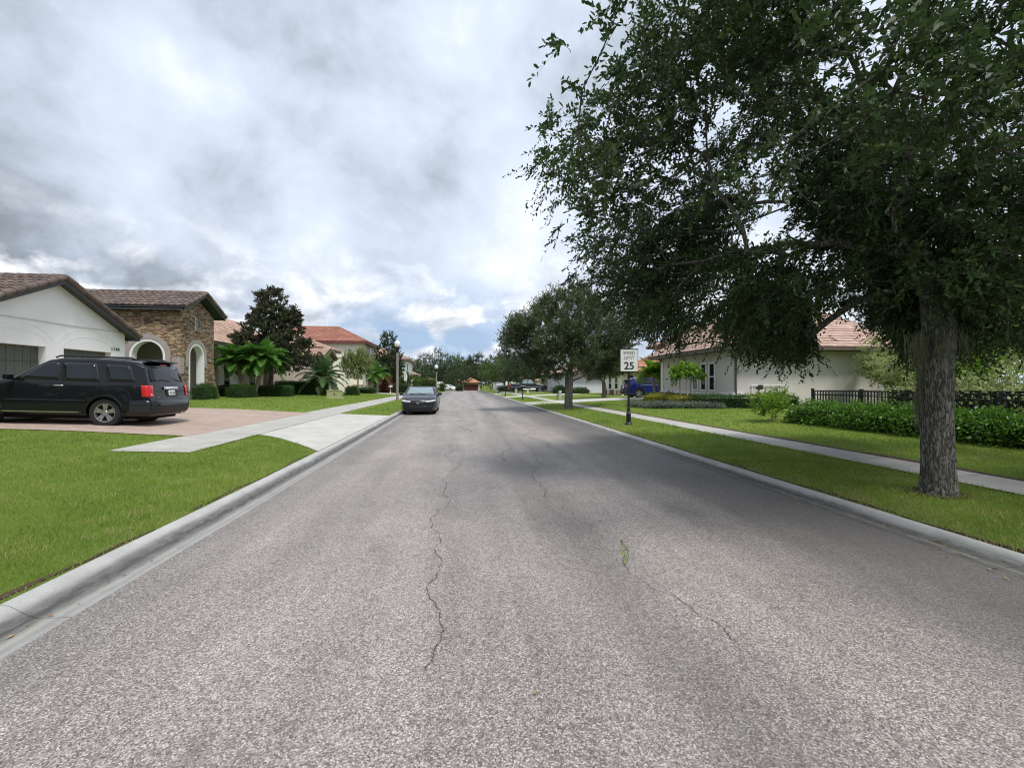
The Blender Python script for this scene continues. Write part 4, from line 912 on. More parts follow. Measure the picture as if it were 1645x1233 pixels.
class H:
    """a house: one thing whose parts are meshes built in world coordinates"""
    def __init__(s, name, label, cat, loc): s.loc = Vector(loc); s.root = thing(name, label, cat, loc)
    def part(s, mb, name, mats, parent=None, **kw):
        l = s.loc; mb.v = [(v[0] - l.x, v[1] - l.y, v[2] - l.z) for v in mb.v]
        return mb.build(name, mats, parent or s.root, **kw)
def slope(mb, e0, e1, r0, r1, pu=.31, cu=.37, amp=.05, su=6, lap=.035, off=.05):
    """tiles on one roof plane: eave e0-e1 below, ridge r0-r1 above"""
    e0, e1, r0, r1 = map(Vector, (e0, e1, r0, r1)); U = (e1 - e0).normalized(); q = r0 - e0; Vd = (q - U * q.dot(U)); hv = Vd.length; Vd.normalize(); N = U.cross(Vd)
    if N.z < 0: N = -N
    uL1 = (r0 - e0).dot(U); uR0 = (e1 - e0).length; uR1 = (r1 - e0).dot(U); lo = min(0, uL1); hi = max(uR0, uR1)
    du = pu / su; n = int((hi - lo) / du) + 1; nr = max(1, int(round(hv / cu))); c = hv / nr
    for k in range(nr):
        rows = []
        for v, h in ((k * c, -.02), (k * c, lap), ((k + 1) * c + .01, 0.)):
            f = min(v / hv, 1); a = uL1 * f; b = uR0 + (uR1 - uR0) * f; row = []
            for i in range(n + 1):
                u = min(max(lo + i * du, a), b); row.append(e0 + U * u + Vd * min(v, hv) + N * (off + h + (amp * (.5 + .5 * math.cos(2 * PI * u / pu)) if h > -.01 else 0)))
            rows.append(row)
        col = [random.random() for _ in range(int((hi - lo) / pu) + 3)]
        vs = [p for r in rows for p in r]; fs = []; o = len(mb.v); w = n + 1
        mb.v.extend([tuple(p) for p in vs])
        for r in range(2):
            for i in range(n):
                if (rows[1][i] - rows[1][i + 1]).length < 1e-4 and (rows[2][i] - rows[2][i + 1]).length < 1e-4: continue
                mb.f.append((o + r * w + i, o + r * w + i + 1, o + (r + 1) * w + i + 1, o + (r + 1) * w + i)); mb.m.append(0); mb.r.append(col[int(i * du / pu)])
def caps(mb, p0, p1, r=.12, seg=.42, k=8, lift=.04):
    p0, p1 = Vector(p0) + Vector((0, 0, lift)), Vector(p1) + Vector((0, 0, lift)); L = (p1 - p0).length; n = max(1, int(L / seg)); d = (p1 - p0) / n
    for i in range(n): mb.tube([p0 + d * (i - .08), p0 + d * (i + 1)], [r, r * .82], k)
def slab(mb, pts, t, m=0):
    """roof deck: polygon with thickness t straight down"""
    mb.prism([Vector(p) for p in pts], (0, 0, -t), m)
def hip(h, x0, x1, y0, y1, ze, pitch, tile, fas, su=4, pu=.31, cu=.37, amp=.05, ft=.2, name='roof', capr=.12):
    """hip roof over the eave rectangle"""
    wx, wy = x1 - x0, y1 - y0; k = min(wx, wy) / 2; zr = ze + k * pitch
    if wx >= wy: A, B = (x0 + k, y0 + k, zr), (x1 - k, y0 + k, zr)
    else: A, B = (x0 + k, y0 + k, zr), (x0 + k, y1 - k, zr)
    c = [(x0, y0, ze), (x1, y0, ze), (x1, y1, ze), (x0, y1, ze)]
    mb = MB(); kw = dict(su=su, pu=pu, cu=cu, amp=amp)
    if wx >= wy: pl = [(c[0], c[1], A, B), (c[1], c[2], B, B), (c[2], c[3], B, A), (c[3], c[0], A, A)]
    else: pl = [(c[0], c[1], A, A), (c[1], c[2], A, B), (c[2], c[3], B, B), (c[3], c[0], B, A)]
    for q in pl: slope(mb, *q, **kw)
    ends = [A, B, B, A] if wx >= wy else [A, A, B, B]
    for cc, e in zip(c, ends): caps(mb, cc, e, capr, k=6)
    if (Vector(A) - Vector(B)).length > .3: caps(mb, A, B, capr, k=6)
    o = h.part(mb, name, [tile], smooth=50, fix=False)
    mb = MB(); e = .06
    mb.box(x0, x1, y0, y0 + e, ze - ft, ze + .02); mb.box(x0, x1, y1 - e, y1, ze - ft, ze + .02); mb.box(x0, x0 + e, y0 + e, y1 - e, ze - ft, ze + .02); mb.box(x1 - e, x1, y0 + e, y1 - e, ze - ft, ze + .02)
    mb.box(x0 + e, x1 - e, y0 + e, y1 - e, ze - ft + .03, ze - ft + .07)
    h.part(mb, 'fascia', fas); return o
def gable_x(h, x0, x1, yc, hw, ze, zr, tile, fas, su=6, pu=.31, cu=.37, capr=.13, ft=.2, rake=True):
    """gable roof, ridge along x at y = yc, gable ends at x0 and x1"""
    mb = MB(); S0, S1 = (x0, yc - hw, ze), (x1, yc - hw, ze); R0, R1 = (x0, yc, zr), (x1, yc, zr); N0, N1 = (x0, yc + hw, ze), (x1, yc + hw, ze)
    slope(mb, S0, S1, R0, R1, su=su, pu=pu, cu=cu); slope(mb, N1, N0, R1, R0, su=su, pu=pu, cu=cu); caps(mb, R0, R1, capr)
    for e in ((S1, R1), (N1, R1)): caps(mb, e[0], e[1], capr * .95)
    h.part(mb, 'roof', [tile], smooth=50, fix=False)
    mb = MB(); dn = Vector((0, 0, -ft))
    for a, b_ in ((S0, S1), (N0, N1)): mb.prism([Vector(a), Vector(b_), Vector(b_) + dn, Vector(a) + dn], (0, .05 if a[1] < yc else -.05, 0))
    for a, b_ in ((S1, R1), (N1, R1)):
        mb.prism([Vector(a) + Vector((-.005, 0, -.005)), Vector(b_) + Vector((-.005, 0, -.005)), Vector(b_) + dn * 1.1, Vector(a) + dn * 1.1], (-.07, 0, 0))
    d = Vector((0, 0, -.06))
    mb.prism([Vector(S0) + d, Vector(R0) + d, Vector(N0) + d, Vector(N0) + d * 2, Vector(R0) + d * 2, Vector(S0) + d * 2], (x1 - x0 - .08, 0, 0))
    h.part(mb, 'fascia', fas)
def arch_pts(c, hw, zs, zb, n=14, rise=None):
    """outline of an arched opening in (u, z), from lower left, over the top, to lower right"""
    r = rise or hw
    return [(c - hw, zb)] + [(c - hw * math.cos(PI * i / n), zs + r * math.sin(PI * i / n)) for i in range(n + 1)] + [(c + hw, zb)]
def P3(axis, at, u, z): return (at, u, z) if axis == 'x' else (u, at, z)
def arch_solid(mb, axis, at, depth, *a, **k):
    mb.prism([P3(axis, at, u, z) for u, z in arch_pts(*a, **k)], (depth, 0, 0) if axis == 'x' else (0, depth, 0))
def arch_band(mb, axis, at, depth, c, hi_, ho, zs, zb, ri=None, ro=None, n=14):
    """a flat band following an arch between two half widths"""
    I = arch_pts(c, hi_, zs, zb, n, ri); O = arch_pts(c, ho, zs, zb, n, ro); d = Vector((depth, 0, 0) if axis == 'x' else (0, depth, 0))
    for i in range(len(I) - 1): mb.prism([P3(axis, at, *I[i]), P3(axis, at, *I[i + 1]), P3(axis, at, *O[i + 1]), P3(axis, at, *O[i])], d)
def window(h, axis, at, out, u0, u1, z0, z1, fm=None, bars=1, fw=.06, sill=True, parent=None, dark=None, vb=0):
    """window standing 3 cm proud of a wall: frame, pane, sill; out is +1 or -1 along the axis"""
    mb = MB(); d = .05 * out; s = .003 * out
    def bx(a, b_, c, e, dd=d, o=s):
        if axis == 'x': mb.box(min(at + o, at + dd), max(at + o, at + dd), a, b_, c, e)
        else: mb.box(a, b_, min(at + o, at + dd), max(at + o, at + dd), c, e)
    bx(u0, u0 + fw, z0, z1); bx(u1 - fw, u1, z0, z1); bx(u0 + fw, u1 - fw, z0, z0 + fw); bx(u0 + fw, u1 - fw, z1 - fw, z1)
    for i in range(bars):
        zc = z0 + (z1 - z0) * (i + 1) / (bars + 1); bx(u0 + fw, u1 - fw, zc - fw * .35, zc + fw * .35)
    for i in range(vb):
        uc = u0 + (u1 - u0) * (i + 1) / (vb + 1); bx(uc - fw * .25, uc + fw * .25, z0 + fw, z1 - fw, d * .9)
    if sill: bx(u0 - .05, u1 + .05, z0 - .08, z0 - .002, d * 1.8)
    f = h.part(mb, 'window', fm or M_TRIMW)
    mb = MB(); bx(u0 + fw + .002, u1 - fw - .002, z0 + fw + .002, z1 - fw - .002, .02 * out, s); h.part(mb, 'pane', dark or M_DARKGLASS, f); return f

# ---- white house with stone entry tower (left)
gz0 = .60
h = H('house', 'white stucco house with charcoal garage doors and a stone entry tower', 'house', (-19, 23, gz0))
GX = -16.5; GY0, GYC, GY1 = 15.85, 19.58, 23.3
def zroof(y): return 3.98 + (5.86 - 3.98) * (1 - abs(y - GYC) / (GY1 + .35 - GYC))
mb = MB(); zt = lambda y: zroof(y) - .12
mb.prism([(GX, GY0, gz0 - .2), (GX, GY1, gz0 - .2), (GX, GY1, zt(GY1)), (GX, GYC, zt(GYC)), (GX, GY0, zt(GY0))], (-.35, 0, 0))
w = h.part(mb, 'wall', M_STUCCO)
cuts = []
for a, b_ in ((16.75, 19.24), (20.02, 22.47)):
    c = MB(); c.box(GX - 1 - h.loc.x, GX + 1 - h.loc.x, a - h.loc.y, b_ - h.loc.y, -1, 3.03 - h.loc.z); cuts.append(c)
cut(w, cuts)
for a_ in (GY1 - .3, GY0):
    mb = MB(); mb.box(-24, GX - .352, a_, a_ + .3, gz0 - .2, 3.9); h.part(mb, 'side_wall', M_STUCCO)
for a, b_ in ((16.75, 19.24), (20.02, 22.47)):
    mb = MB(); z0 = gz0 + .0
    for k in range(4):
        za, zb_ = z0 + k * .61, z0 + (k + 1) * .61 - .012
        n = 8
        for i in range(n):
            ya, yb = a + .003 + (b_ - a - .006) * i / n, a + .003 + (b_ - a - .006) * (i + 1) / n - .012; mb.box(GX - .30, GX - .26, ya, yb, za, zb_)
    mb.box(GX - .33, GX - .302, a + .002, b_ - .002, z0, 3.028)
    h.part(mb, 'garage_door', M_GDOOR)
mb = MB(); mb.box(GX + .003, GX + .035, GY0 + .02, GY1 - .02, 4.0, 4.035)
h.part(mb, 'string_course', mat('stucco_groove_grey', (.62, .61, .58), .9))
for ci, (a, b_) in enumerate(((16.75, 19.24), (20.02, 22.47))):
    mb = MB(); c = (a + b_) / 2; hw = (b_ - a) / 2
    for rise, hh in ((.50, hw + .05), (.82, hw + .32)):
        pts = [(GX + .004, c - hh * math.cos(PI * (i / 16)), 3.10 + rise * math.sin(PI * i / 16) ** 1.1) for i in range(17)]
        mb.tube(pts, .008, 5)
    h.part(mb, 'arch_moulding', M_STUCCO)
for i, ch in enumerate('1144'):
    M = Matrix.Translation(Vector((GX + .012, 22.50 + i * .13, 3.19)) - h.loc) @ Matrix(((0, 0, 1, 0), (1, 0, 0, 0), (0, 1, 0, 0), (0, 0, 0, 1)))
    text_mesh('house_number', ch, .24, M_IRON, M, h.root, .02)
gable_x(h, -25.5, GX + .45, GYC, GY1 + .35 - GYC, 3.88, 5.84, M_TILE_D, M_FASCIA, su=7, pu=.34, cu=.40, capr=.135)
# main body behind, with its own hip roof
mb = MB(); mb.box(-36, -24.0, 10.0, 33.0, gz0 - .2, 4.6); h.part(mb, 'main_wall', M_STUCCO)
hip(h, -38, -20.2, 4.0, 24.6, 5.35, .42, M_TILE_D, M_FASCIA, su=5, pu=.34, cu=.40)
# tower
TX = -16.5; TY0, TY1, TYC = 27.5, 30.95, 29.22
mb = MB(); mb.prism([(TX, TY0, gz0 - .2), (TX, TY1, gz0 - .2), (TX, TY1, 5.88), (TX, TYC, 6.82), (TX, TY0, 5.88)], (-5.0, 0, 0))
tw = h.part(mb, 'stone_wall', M_STONE)
L = h.loc
cin = MB(); cin.box(TX - 4.65 - L.x, TX - .38 - L.x, TY0 + .38 - L.y, TY1 - .38 - L.y, -2, 4.7 - L.z)
cs = MB(); arch_solid(cs, 'y', TY0 - .5 - L.y, 1.2, -18.28 - L.x, .98, 3.20 - L.z, -2)
ce = MB(); arch_solid(ce, 'x', TX + .5 - L.x, -1.2, 29.08 - L.y, .80, 3.26 - L.z, -2)
cw = MB(); arch_solid(cw, 'x', TX + .5 - L.x, -.75, 29.15 - L.y, .21, 5.55 - L.z, 4.80 - L.z)
cut(tw, [cin, cs, ce, cw])
mb = MB(); arch_band(mb, 'y', TY0 + .40, -.405, -18.28, .84, .978, 3.20, gz0 - .1); arch_band(mb, 'x', TX - .40, .405, 29.08, .66, .798, 3.26, gz0 - .1)
h.part(mb, 'arch_reveal', M_TRIMW, smooth=30)
mb = MB(); arch_band(mb, 'y', TY0 - .03, .027, -18.28, .985, 1.27, 3.20, 2.3); arch_band(mb, 'x', TX + .03, -.027, 29.08, .805, 1.04, 3.26, 2.6)
mb.box(TX - .45, TX + .035, TY0 - .035, TY0 + .30, 2.15, 3.1)
h.part(mb, 'arch_surround', M_TRIMT, smooth=30)
mb = MB(); mb.box(-21.1, TX - .385, TY0 + .385, TY1 - .385, gz0 - .05, gz0 + .03); mb.box(-21.12, -21.05, TY0 + .385, TY1 - .385, gz0 + .035, 4.6); mb.box(-21.0, TX - .385, TY1 - .42, TY1 - .386, gz0 + .035, 4.6); mb.box(-21, TX - .385, TY0 + .42, TY1 - .42, 4.62, 4.68)
h.part(mb, 'porch', M_INSIDE)
mb = MB(); mb.box(-20.3, -18.4, TY1 - .46, TY1 - .423, gz0 + .035, 2.95); h.part(mb, 'entry_door', M_DARKDOOR)
mb = MB(); arch_solid(mb, 'x', TX - .06, -.03, 29.15, .205, 5.55, 4.805); w = h.part(mb, 'window', mat('curtained_pane', (.62, .64, .62), .2, .1, 4, spec=.7))
mb = MB()
for dy in (-.07, .07): mb.box(TX - .03, TX - .012, 29.15 + dy - .012, 29.15 + dy + .012, 4.81, 5.72)
mb.box(TX - .032, TX - .010, 28.95, 29.35, 5.44, 5.47); mb.box(TX - .005, TX + .05, 28.9, 29.4, 4.73, 4.80)
h.part(mb, 'window_bars', M_IRON, w)
gable_x(h, -25.0, TX + .5, TYC, 2.18, 6.02, 7.18, M_TILE_D, M_FASCIA, su=7, pu=.34, cu=.40, capr=.135)
# flared stone foot of the tower
mb = MB(); pts = [(TX - .02, TY1 + .002, gz0 - .2), (TX - .02, TY1 + 1.35, gz0 - .2)] + [(TX - .02, TY1 + .02 + 1.3 * (1 - math.sin(PI / 2 * i / 8)) ** 1.0, gz0 - .2 + 2.7 * (1 - math.cos(PI / 2 * i / 8)) ** .9) for i in range(1, 9)]
mb.prism(pts, (-.5, 0, 0)); h.part(mb, 'stone_buttress', M_STONE)
# ---- beige single storey house with tan tiles
h = H('house', 'beige single storey house with tan pink tiles behind the magnolia', 'house', (-23, 43, .6))
mb = MB(); mb.box(-32, -18.6, 35.4, 52, .4, 4.55); h.part(mb, 'wall', M_STUCCO_B)
hip(h, -28.8, -18.0, 33.0, 53.5, 4.62, .60, M_TILE_T, M_FASCIA_B, su=5, pu=.33, cu=.42)
mb = MB(); mb.box(-18.597, -18.50, 35.42, 38.2, .4, 3.6); h.part(mb, 'white_surround', M_STUCCO)
window(h, 'x', -18.5, 1, 35.95, 36.95, 1.25, 3.2, fw=.07)
mb = MB(); mb.box(-18.59, -14.9, 46.6, 52.0, .4, 5.15); h.part(mb, 'wing_wall', M_STUCCO_B)
hip(h, -21.5, -14.2, 46.0, 52.6, 5.25, .42, M_TILE_T, M_FASCIA_B, su=4, pu=.33, cu=.42)
mb = MB(); mb.prism([(-14.0, 44.2, .4), (-14.0, 46.58, .4), (-14.0, 48.6, 4.2), (-14.0, 46.4, 5.05), (-14.0, 44.2, 4.15)], (-.3, 0, 0)); mb.box(-18.59, -14.302, 44.2, 46.58, .4, 4.1); h.part(mb, 'gable_wall', M_STUCCO_B)
gable_x(h, -20.0, -13.6, 46.4, 2.5, 4.22, 5.22, M_TILE_T, M_FASCIA_B, su=5, pu=.33, cu=.42)
window(h, 'x', -14.0, 1, 44.8, 45.7, 1.3, 2.7)
window(h, 'x', -18.6, 1, 40.3, 41.3, 1.2, 2.9)
mb = MB(); mb.box(-18.585, -18.54, 43.0, 44.0, .5, 2.7); h.part(mb, 'door', M_DARKDOOR)

# ---- cream two storey house with terracotta roof
h = H('house', 'cream two storey house with bright terracotta tiled hip roof', 'house', (-19, 62, .6))
mb = MB(); mb.box(-27, -12.95, 58.0, 66.3, .4, 6.75); h.part(mb, 'wall', M_STUCCO_C)
hip(h, -27.6, -12.35, 57.4, 66.9, 6.95, .50, M_TILE_R, M_FASCIA_R, su=4, pu=.36, cu=.45, ft=.25)
window(h, 'x', -12.95, 1, 62.2, 64.0, 4.9, 6.5, bars=1, vb=1)
window(h, 'x', -12.95, 1, 59.3, 60.3, 1.5, 2.9)
mb = MB(); mb.box(-12.945, -12.2, 61.5, 65.8, .4, 3.0); h.part(mb, 'porch', M_STUCCO_B)
mb = MB(); mb.box(-12.195, -12.15, 63.0, 64.1, .5, 2.7); h.part(mb, 'door', M_DARKDOOR)
mb = MB(); mb.box(-14.0, -12.9, 57.2, 57.95, .4, 1.4); mb.box(-14.1, -12.8, 57.1, 57.96, 1.405, 1.52); h.part(mb, 'low_pier', M_STUCCO_B)

# ---- further houses on the left
h = H('house', 'far two storey house with white corner behind the dark tree', 'house', (-14, 77, .55))
mb = MB(); mb.box(-22, -9.55, 74, 83, .3, 5.5); h.part(mb, 'wall', M_STUCCO)
hip(h, -22.6, -8.95, 73.4, 83.6, 5.6, .42, M_TILE_T, M_FASCIA_B, su=3, pu=.4, cu=.5)
window(h, 'y', 74, -1, -10.6, -9.9, 1.2, 2.6); window(h, 'x', -9.55, 1, 75.2, 76.3, 3.8, 5.0)
h = H('house', 'small tan roofed house far down the left side', 'house', (-14, 94, .5))
mb = MB(); mb.box(-22, -10.3, 90, 99, .3, 3.35); h.part(mb, 'wall', M_STUCCO_C)
hip(h, -22.6, -9.6, 89.4, 99.6, 3.45, .42, M_TILE_T, M_FASCIA_B, su=3, pu=.4, cu=.5)
window(h, 'x', -10.3, 1, 91.5, 92.6, 1.4, 2.7); window(h, 'x', -10.3, 1, 94.5, 95.6, 1.4, 2.7)
h = H('house', 'tiny pillared entry with orange pyramid roof at the street end', 'house', (-8, 111, .3))
mb = MB()
for x in (-9.0, -7.5): mb.box(x - .25, x + .25, 109.8, 110.3, -.2, 2.2)
mb.box(-9.24, -7.26, 110.9, 112.5, -.2, 2.2); h.part(mb, 'pillar_wall', M_STUCCO_C)
hip(h, -9.9, -6.9, 109.3, 113.0, 2.25, .5, M_TILE_O, M_FASCIA_R, su=3, pu=.4, cu=.5)
mb = MB(); mb.box(-8.7, -7.8, 110.84, 110.895, .1, 2.0); h.part(mb, 'gate', M_IRON)
mb = MB(); mb.prism([(-6.9, 112, -.2), (-5.0, 112, -.2), (-5.0, 112, 1.7), (-5.5, 112, 2.1), (-6.9, 112, 2.2)], (0, 1.2, 0)); h.part(mb, 'side_wall', M_STUCCO_C)
# ---- the garage closing the street
h = H('garage', 'orange roofed garage with maroon door closing the end of the street', 'garage', (2.5, 153, -.6))
mb = MB(); mb.box(-.5, 5.45, 150, 158, -.9, 2.2); w = h.part(mb, 'wall', M_STUCCO_B)
c = MB(); c.box(.0 - h.loc.x, 4.9 - h.loc.x, 149 - h.loc.y, 150.3 - h.loc.y, -3, 1.5 - h.loc.z); cut(w, [c])
mb = MB()
for k in range(4): mb.box(.002, 4.898, 150.2, 150.25, -.64 + k * .53, -.64 + (k + 1) * .53 - .02)
mb.box(.002, 4.898, 150.26, 150.298, -.64, 1.498)
h.part(mb, 'garage_door', M_GDOORR)
hip(h, -1.1, 6.05, 149.2, 158.6, 2.05, .42, M_TILE_O, M_FASCIA_R, su=3, pu=.45, cu=.55)
mb = MB(); mb.box(-3.4, -.52, 155, 158, -.9, 2.3); h.part(mb, 'side_wall', M_STUCCO_B)
hip(h, -3.8, -.2, 154.4, 158.6, 2.55, .42, M_TILE_O, M_FASCIA_R, su=3, pu=.45, cu=.55, name='side_roof')

# ---- greige house on the right
h = H('house', 'greige stucco house with brown flat tile roof behind the big oak', 'house', (19, 25, .42))
RX, RY = 13.35, 20.35
mb = MB(); mb.box(RX, 23.6, RY, 28.3, .2, 3.22); h.part(mb, 'wall', M_STUCCO_G)
hip(h, RX - .65, 24.3, RY - .65, 28.95, 3.36, .62, M_TILE_F, M_FASCIA_B, su=3, pu=.30, cu=.30, amp=.012, ft=.16, capr=.1)
mb = MB(); mb.box(RX - .09, RX - .003, RY - .09, 28.3, .98, 1.10); mb.box(RX - .05, RX - .003, RY - .05, 28.3, .2, .975); mb.box(RX - .003, RX + .5, RY - .09, RY - .003, .98, 1.10); h.part(mb, 'sill_band', M_TRIMW)
for a in (21.9, 22.75, 23.6): window(h, 'x', RX, -1, a, a + .62, 1.16, 2.72, fw=.09, bars=1, sill=False)
mb = MB(); mb.box(RX - .05, RX - .004, 28.02, 28.31, 1.103, 3.1); h.part(mb, 'corner_trim', M_TRIMW)
mb = MB(); mb.tube([(RX - .5, RY - .55, 3.2), (RX - .45, RY - .5, 3.08), (RX + .05, RY - .10, 2.78), (RX + .08, RY - .075, 2.6), (RX + .08, RY - .075, .4)], .05, 8); h.part(mb, 'downspout', M_FASCIA_B, smooth=40)
mb = MB(); mb.box(RX - .68, 24.33, RY - .77, RY - .655, 3.22, 3.37); h.part(mb, 'gutter', M_FASCIA_B)
window(h, 'y', RY, -1, 20.25, 21.45, 2.12, 2.74, fw=.13, bars=0, sill=False, dark=mat('brown_glass', (.09, .07, .055), .1, .1, 2, spec=.6))
mb = MB(); mb.tube([(14.25, RY - .06, 1.48), (16.2, RY - .06, 1.47)], .022, 6); mb.tube([(14.3, RY - .06, 1.47), (14.3, RY - .06, .5)], .02, 6); h.part(mb, 'pipe', M_TRIMW)
h = H('house', 'upper tan roofed house standing behind the greige house', 'house', (24, 40, .45))
mb = MB(); mb.box(20.5, 31, 36.5, 45, .2, 5.4); h.part(mb, 'wall', M_STUCCO_G)
hip(h, 19.8, 31.7, 35.8, 45.7, 5.5, .5, M_TILE_F, M_FASCIA_B, su=3, pu=.30, cu=.34, amp=.012)
# ---- orange roofed house
h = H('house', 'cream and yellow house with orange tiled roof behind the blue car', 'house', (19, 42, .42))
mb = MB(); mb.box(18.3, 28, 37.0, 49, .2, 2.75); h.part(mb, 'garage_wall', M_STUCCO_Y)
hip(h, 17.5, 28.5, 36.4, 49.6, 2.85, .58, M_TILE_O, M_FASCIA_R, su=4, pu=.36, cu=.42)
mb = MB(); mb.box(15.3, 18.29, 41.0, 46.5, .2, 2.7); h.part(mb, 'wing_wall', M_STUCCO_C)
hip(h, 14.7, 19.0, 40.4, 47.1, 2.8, .5, M_TILE_O, M_FASCIA_R, su=4, pu=.36, cu=.42, name='wing_roof')
window(h, 'y', 41.0, -1, 15.8, 16.5, 1.2, 2.5, bars=1); window(h, 'x', 15.3, -1, 42.0, 42.9, 1.0, 2.3); window(h, 'x', 15.3, -1, 43.9, 44.8, 1.0, 2.3)
for y in (41.2, 43.3, 45.4):
    mb = MB(); mb.box(14.9, 15.29, y, y + .4, .2, .95); h.part(mb, 'stone_pier', M_STONE)
mb = MB(); mb.box(18.25, 18.296, 37.4, 41.9, .45, 2.55); h.part(mb, 'garage_door', mat('sand_garage_door', (.66, .52, .33), .7, .05, 3))
mb = MB(); mb.box(18.15, 18.24, 37.1, 42.1, 2.56, 2.66); h.part(mb, 'door_head', M_TRIMW)
mb = MB(); mb.box(18.1, 18.295, 37.12, 37.3, 1.7, 2.1); h.part(mb, 'wall_lantern', M_IRON)
# ---- white house with stone foot
h = H('house', 'white walled house with pale stone foot beyond the second oak', 'house', (18, 60, .4))
mb = MB(); mb.box(13.0, 26, 52.0, 66.0, .1, 2.85); h.part(mb, 'wall', M_STUCCO_SHADE)
mb = MB(); mb.box(13.0, 17, 66.005, 73.3, .1, 2.85); w = h.part(mb, 'porch_wall', M_STUCCO_C)
cc = []
for a, b_ in ((66.9, 68.6), (69.6, 72.4)):
    c = MB(); c.box(12 - h.loc.x, 14.5 - h.loc.x, a - h.loc.y, b_ - h.loc.y, -2, 2.3 - h.loc.z); cc.append(c)
cut(w, cc)
mb = MB(); mb.box(14.505, 14.56, 66.9, 72.4, .3, 2.3); h.part(mb, 'door', M_DARKDOOR)
hip(h, 12.2, 26.8, 51.3, 74.0, 2.95, .36, M_TILE_F, M_FASCIA_B, su=3, pu=.36, cu=.42)
mb = MB(); mb.box(12.9, 12.995, 53.2, 57.6, .1, 1.2); h.part(mb, 'stone_base', mat('pale_pink_stone', (.46, .36, .31), .9, .25, 6, .6, 25, .02))
# ---- small white house by the far right
h = H('house', 'small white gabled house at the far right end of the street', 'house', (10.5, 104, .2))
mb = MB(); mb.box(7.4, 18, 101, 110, -.1, 2.2); w = h.part(mb, 'wall', M_STUCCO)
hip(h, 6.9, 18.5, 100.4, 110.5, 2.25, .36, M_TILE_F, M_FASCIA_B, su=3, pu=.4, cu=.5)
mb = MB(); mb.box(7.7, 9.3, 100.94, 100.995, .2, 1.25); h.part(mb, 'garage_door', M_FASCIA)
mb = MB(); mb.prism([(9.6, 100.0, -.1), (12.0, 100.0, -.1), (12.0, 100.0, 2.1), (10.8, 100.0, 2.9), (9.6, 100.0, 2.1)], (0, .9, 0)); h.part(mb, 'gable_wall', M_STUCCO)
# ================================================================= street furniture
M_BLACKPAINT = mat('black_gloss_paint', (.012, .013, .015), .35, .15, 6, spec=.5)
M_WHITEPAINT = mat('white_paint', (.78, .78, .76), .5, .04, 5)
M_SIGNFACE = mat('reflective_white_sheet', (.74, .74, .71), .45, .05, 4, grime=.08)
M_INK = mat('sign_black_ink', (.012, .012, .013), .5, .05)
M_INKFADED = mat('faded_sign_ink', (.18, .18, .18), .5, .3, 60)
M_POLEGREY = mat('grey_brown_pole', (.22, .20, .175), .7, .15, 5, .2, 40)
M_GLOBE = mat('milky_lamp_globe', (.72, .74, .77), .2, .02, 3, spec=.5)
M_OLIVE = mat('olive_green_paint', (.33, .34, .16), .55, .08, 3, grime=.2)
M_GREENPED = mat('pale_green_plastic', (.30, .36, .27), .6, .08, 3)
M_BLUESIGN = mat('blue_sign_sheet', (.03, .06, .32), .4, .05)
M_CANVAS = mat('white_flag_cloth', (.72, .72, .70), .9, .08, 6)
M_GREYPL = mat('grey_equipment_plastic', (.42, .42, .42), .6, .1, 3)
M_BEIGEPL = mat('beige_tank_plastic', (.62, .57, .47), .5, .08, 3)
def XZ(u=(1, 0, 0), n=(0, -1, 0)):
    """matrix for lettering standing upright: u along the line, z up, facing n"""
    u, n = Vector(u), Vector(n); return Matrix(((u.x, 0, n.x, 0), (u.y, 0, n.y, 0), (0, 1, n.z, 0), (0, 0, 0, 1)))

# speed limit sign on a black post
sx0, sy0 = 5.77, 14.8; sz = zg(sx0, sy0)
r = thing('speed_limit_sign', 'white SPEED LIMIT 25 sign on a black decorative post', 'sign', (sx0, sy0, sz), math.radians(-4))
mb = MB(); mb.lathe([(.001, 2.80), (.012, 2.79), (.03, 2.70), (.018, 2.66), (.045, 2.62), (.045, 2.58), (.038, 2.56), (.038, .62)], 16); mb.build('post', M_BLACKPAINT, r, smooth=40)
mb = MB(); mb.lathe([(.13, -.08), (.13, .04), (.115, .07), (.085, .10), (.08, .38), (.09, .41), (.062, .44), (.052, .58), (.058, .60), (.04, .621)], 18); mb.build('post_base', M_BLACKPAINT, r, smooth=40)
mb = MB(); W2, Z0, Z1 = .325, 1.86, 2.66
mb.box(-W2, W2, -.062, -.045, Z0, Z1); mb.box(-W2, W2, -.045, -.02, Z0 - .02, Z0 + .03); mb.box(-W2, W2, -.045, -.02, Z1 - .03, Z1 + .02); mb.build('sign_frame', M_BLACKPAINT, r, bevel=.004)
mb = MB(); mb.box(-W2 + .022, W2 - .022, -.067, -.0622, Z0 + .022, Z1 - .022); f = mb.build('sign_face', M_SIGNFACE, r)
for s_, sz_, z_, m_, xs_, bo in (('SPEED', .155, 2.52, M_INKFADED, 1.0, .0), ('LIMIT', .155, 2.355, M_INKFADED, 1.0, .0), ('25', .36, 2.065, M_INK, 1.02, .006)):
    text_mesh('lettering', s_, sz_, m_, Matrix.Translation((0, -.0705, z_)) @ XZ(), f, .003, xs_, bold=bo)

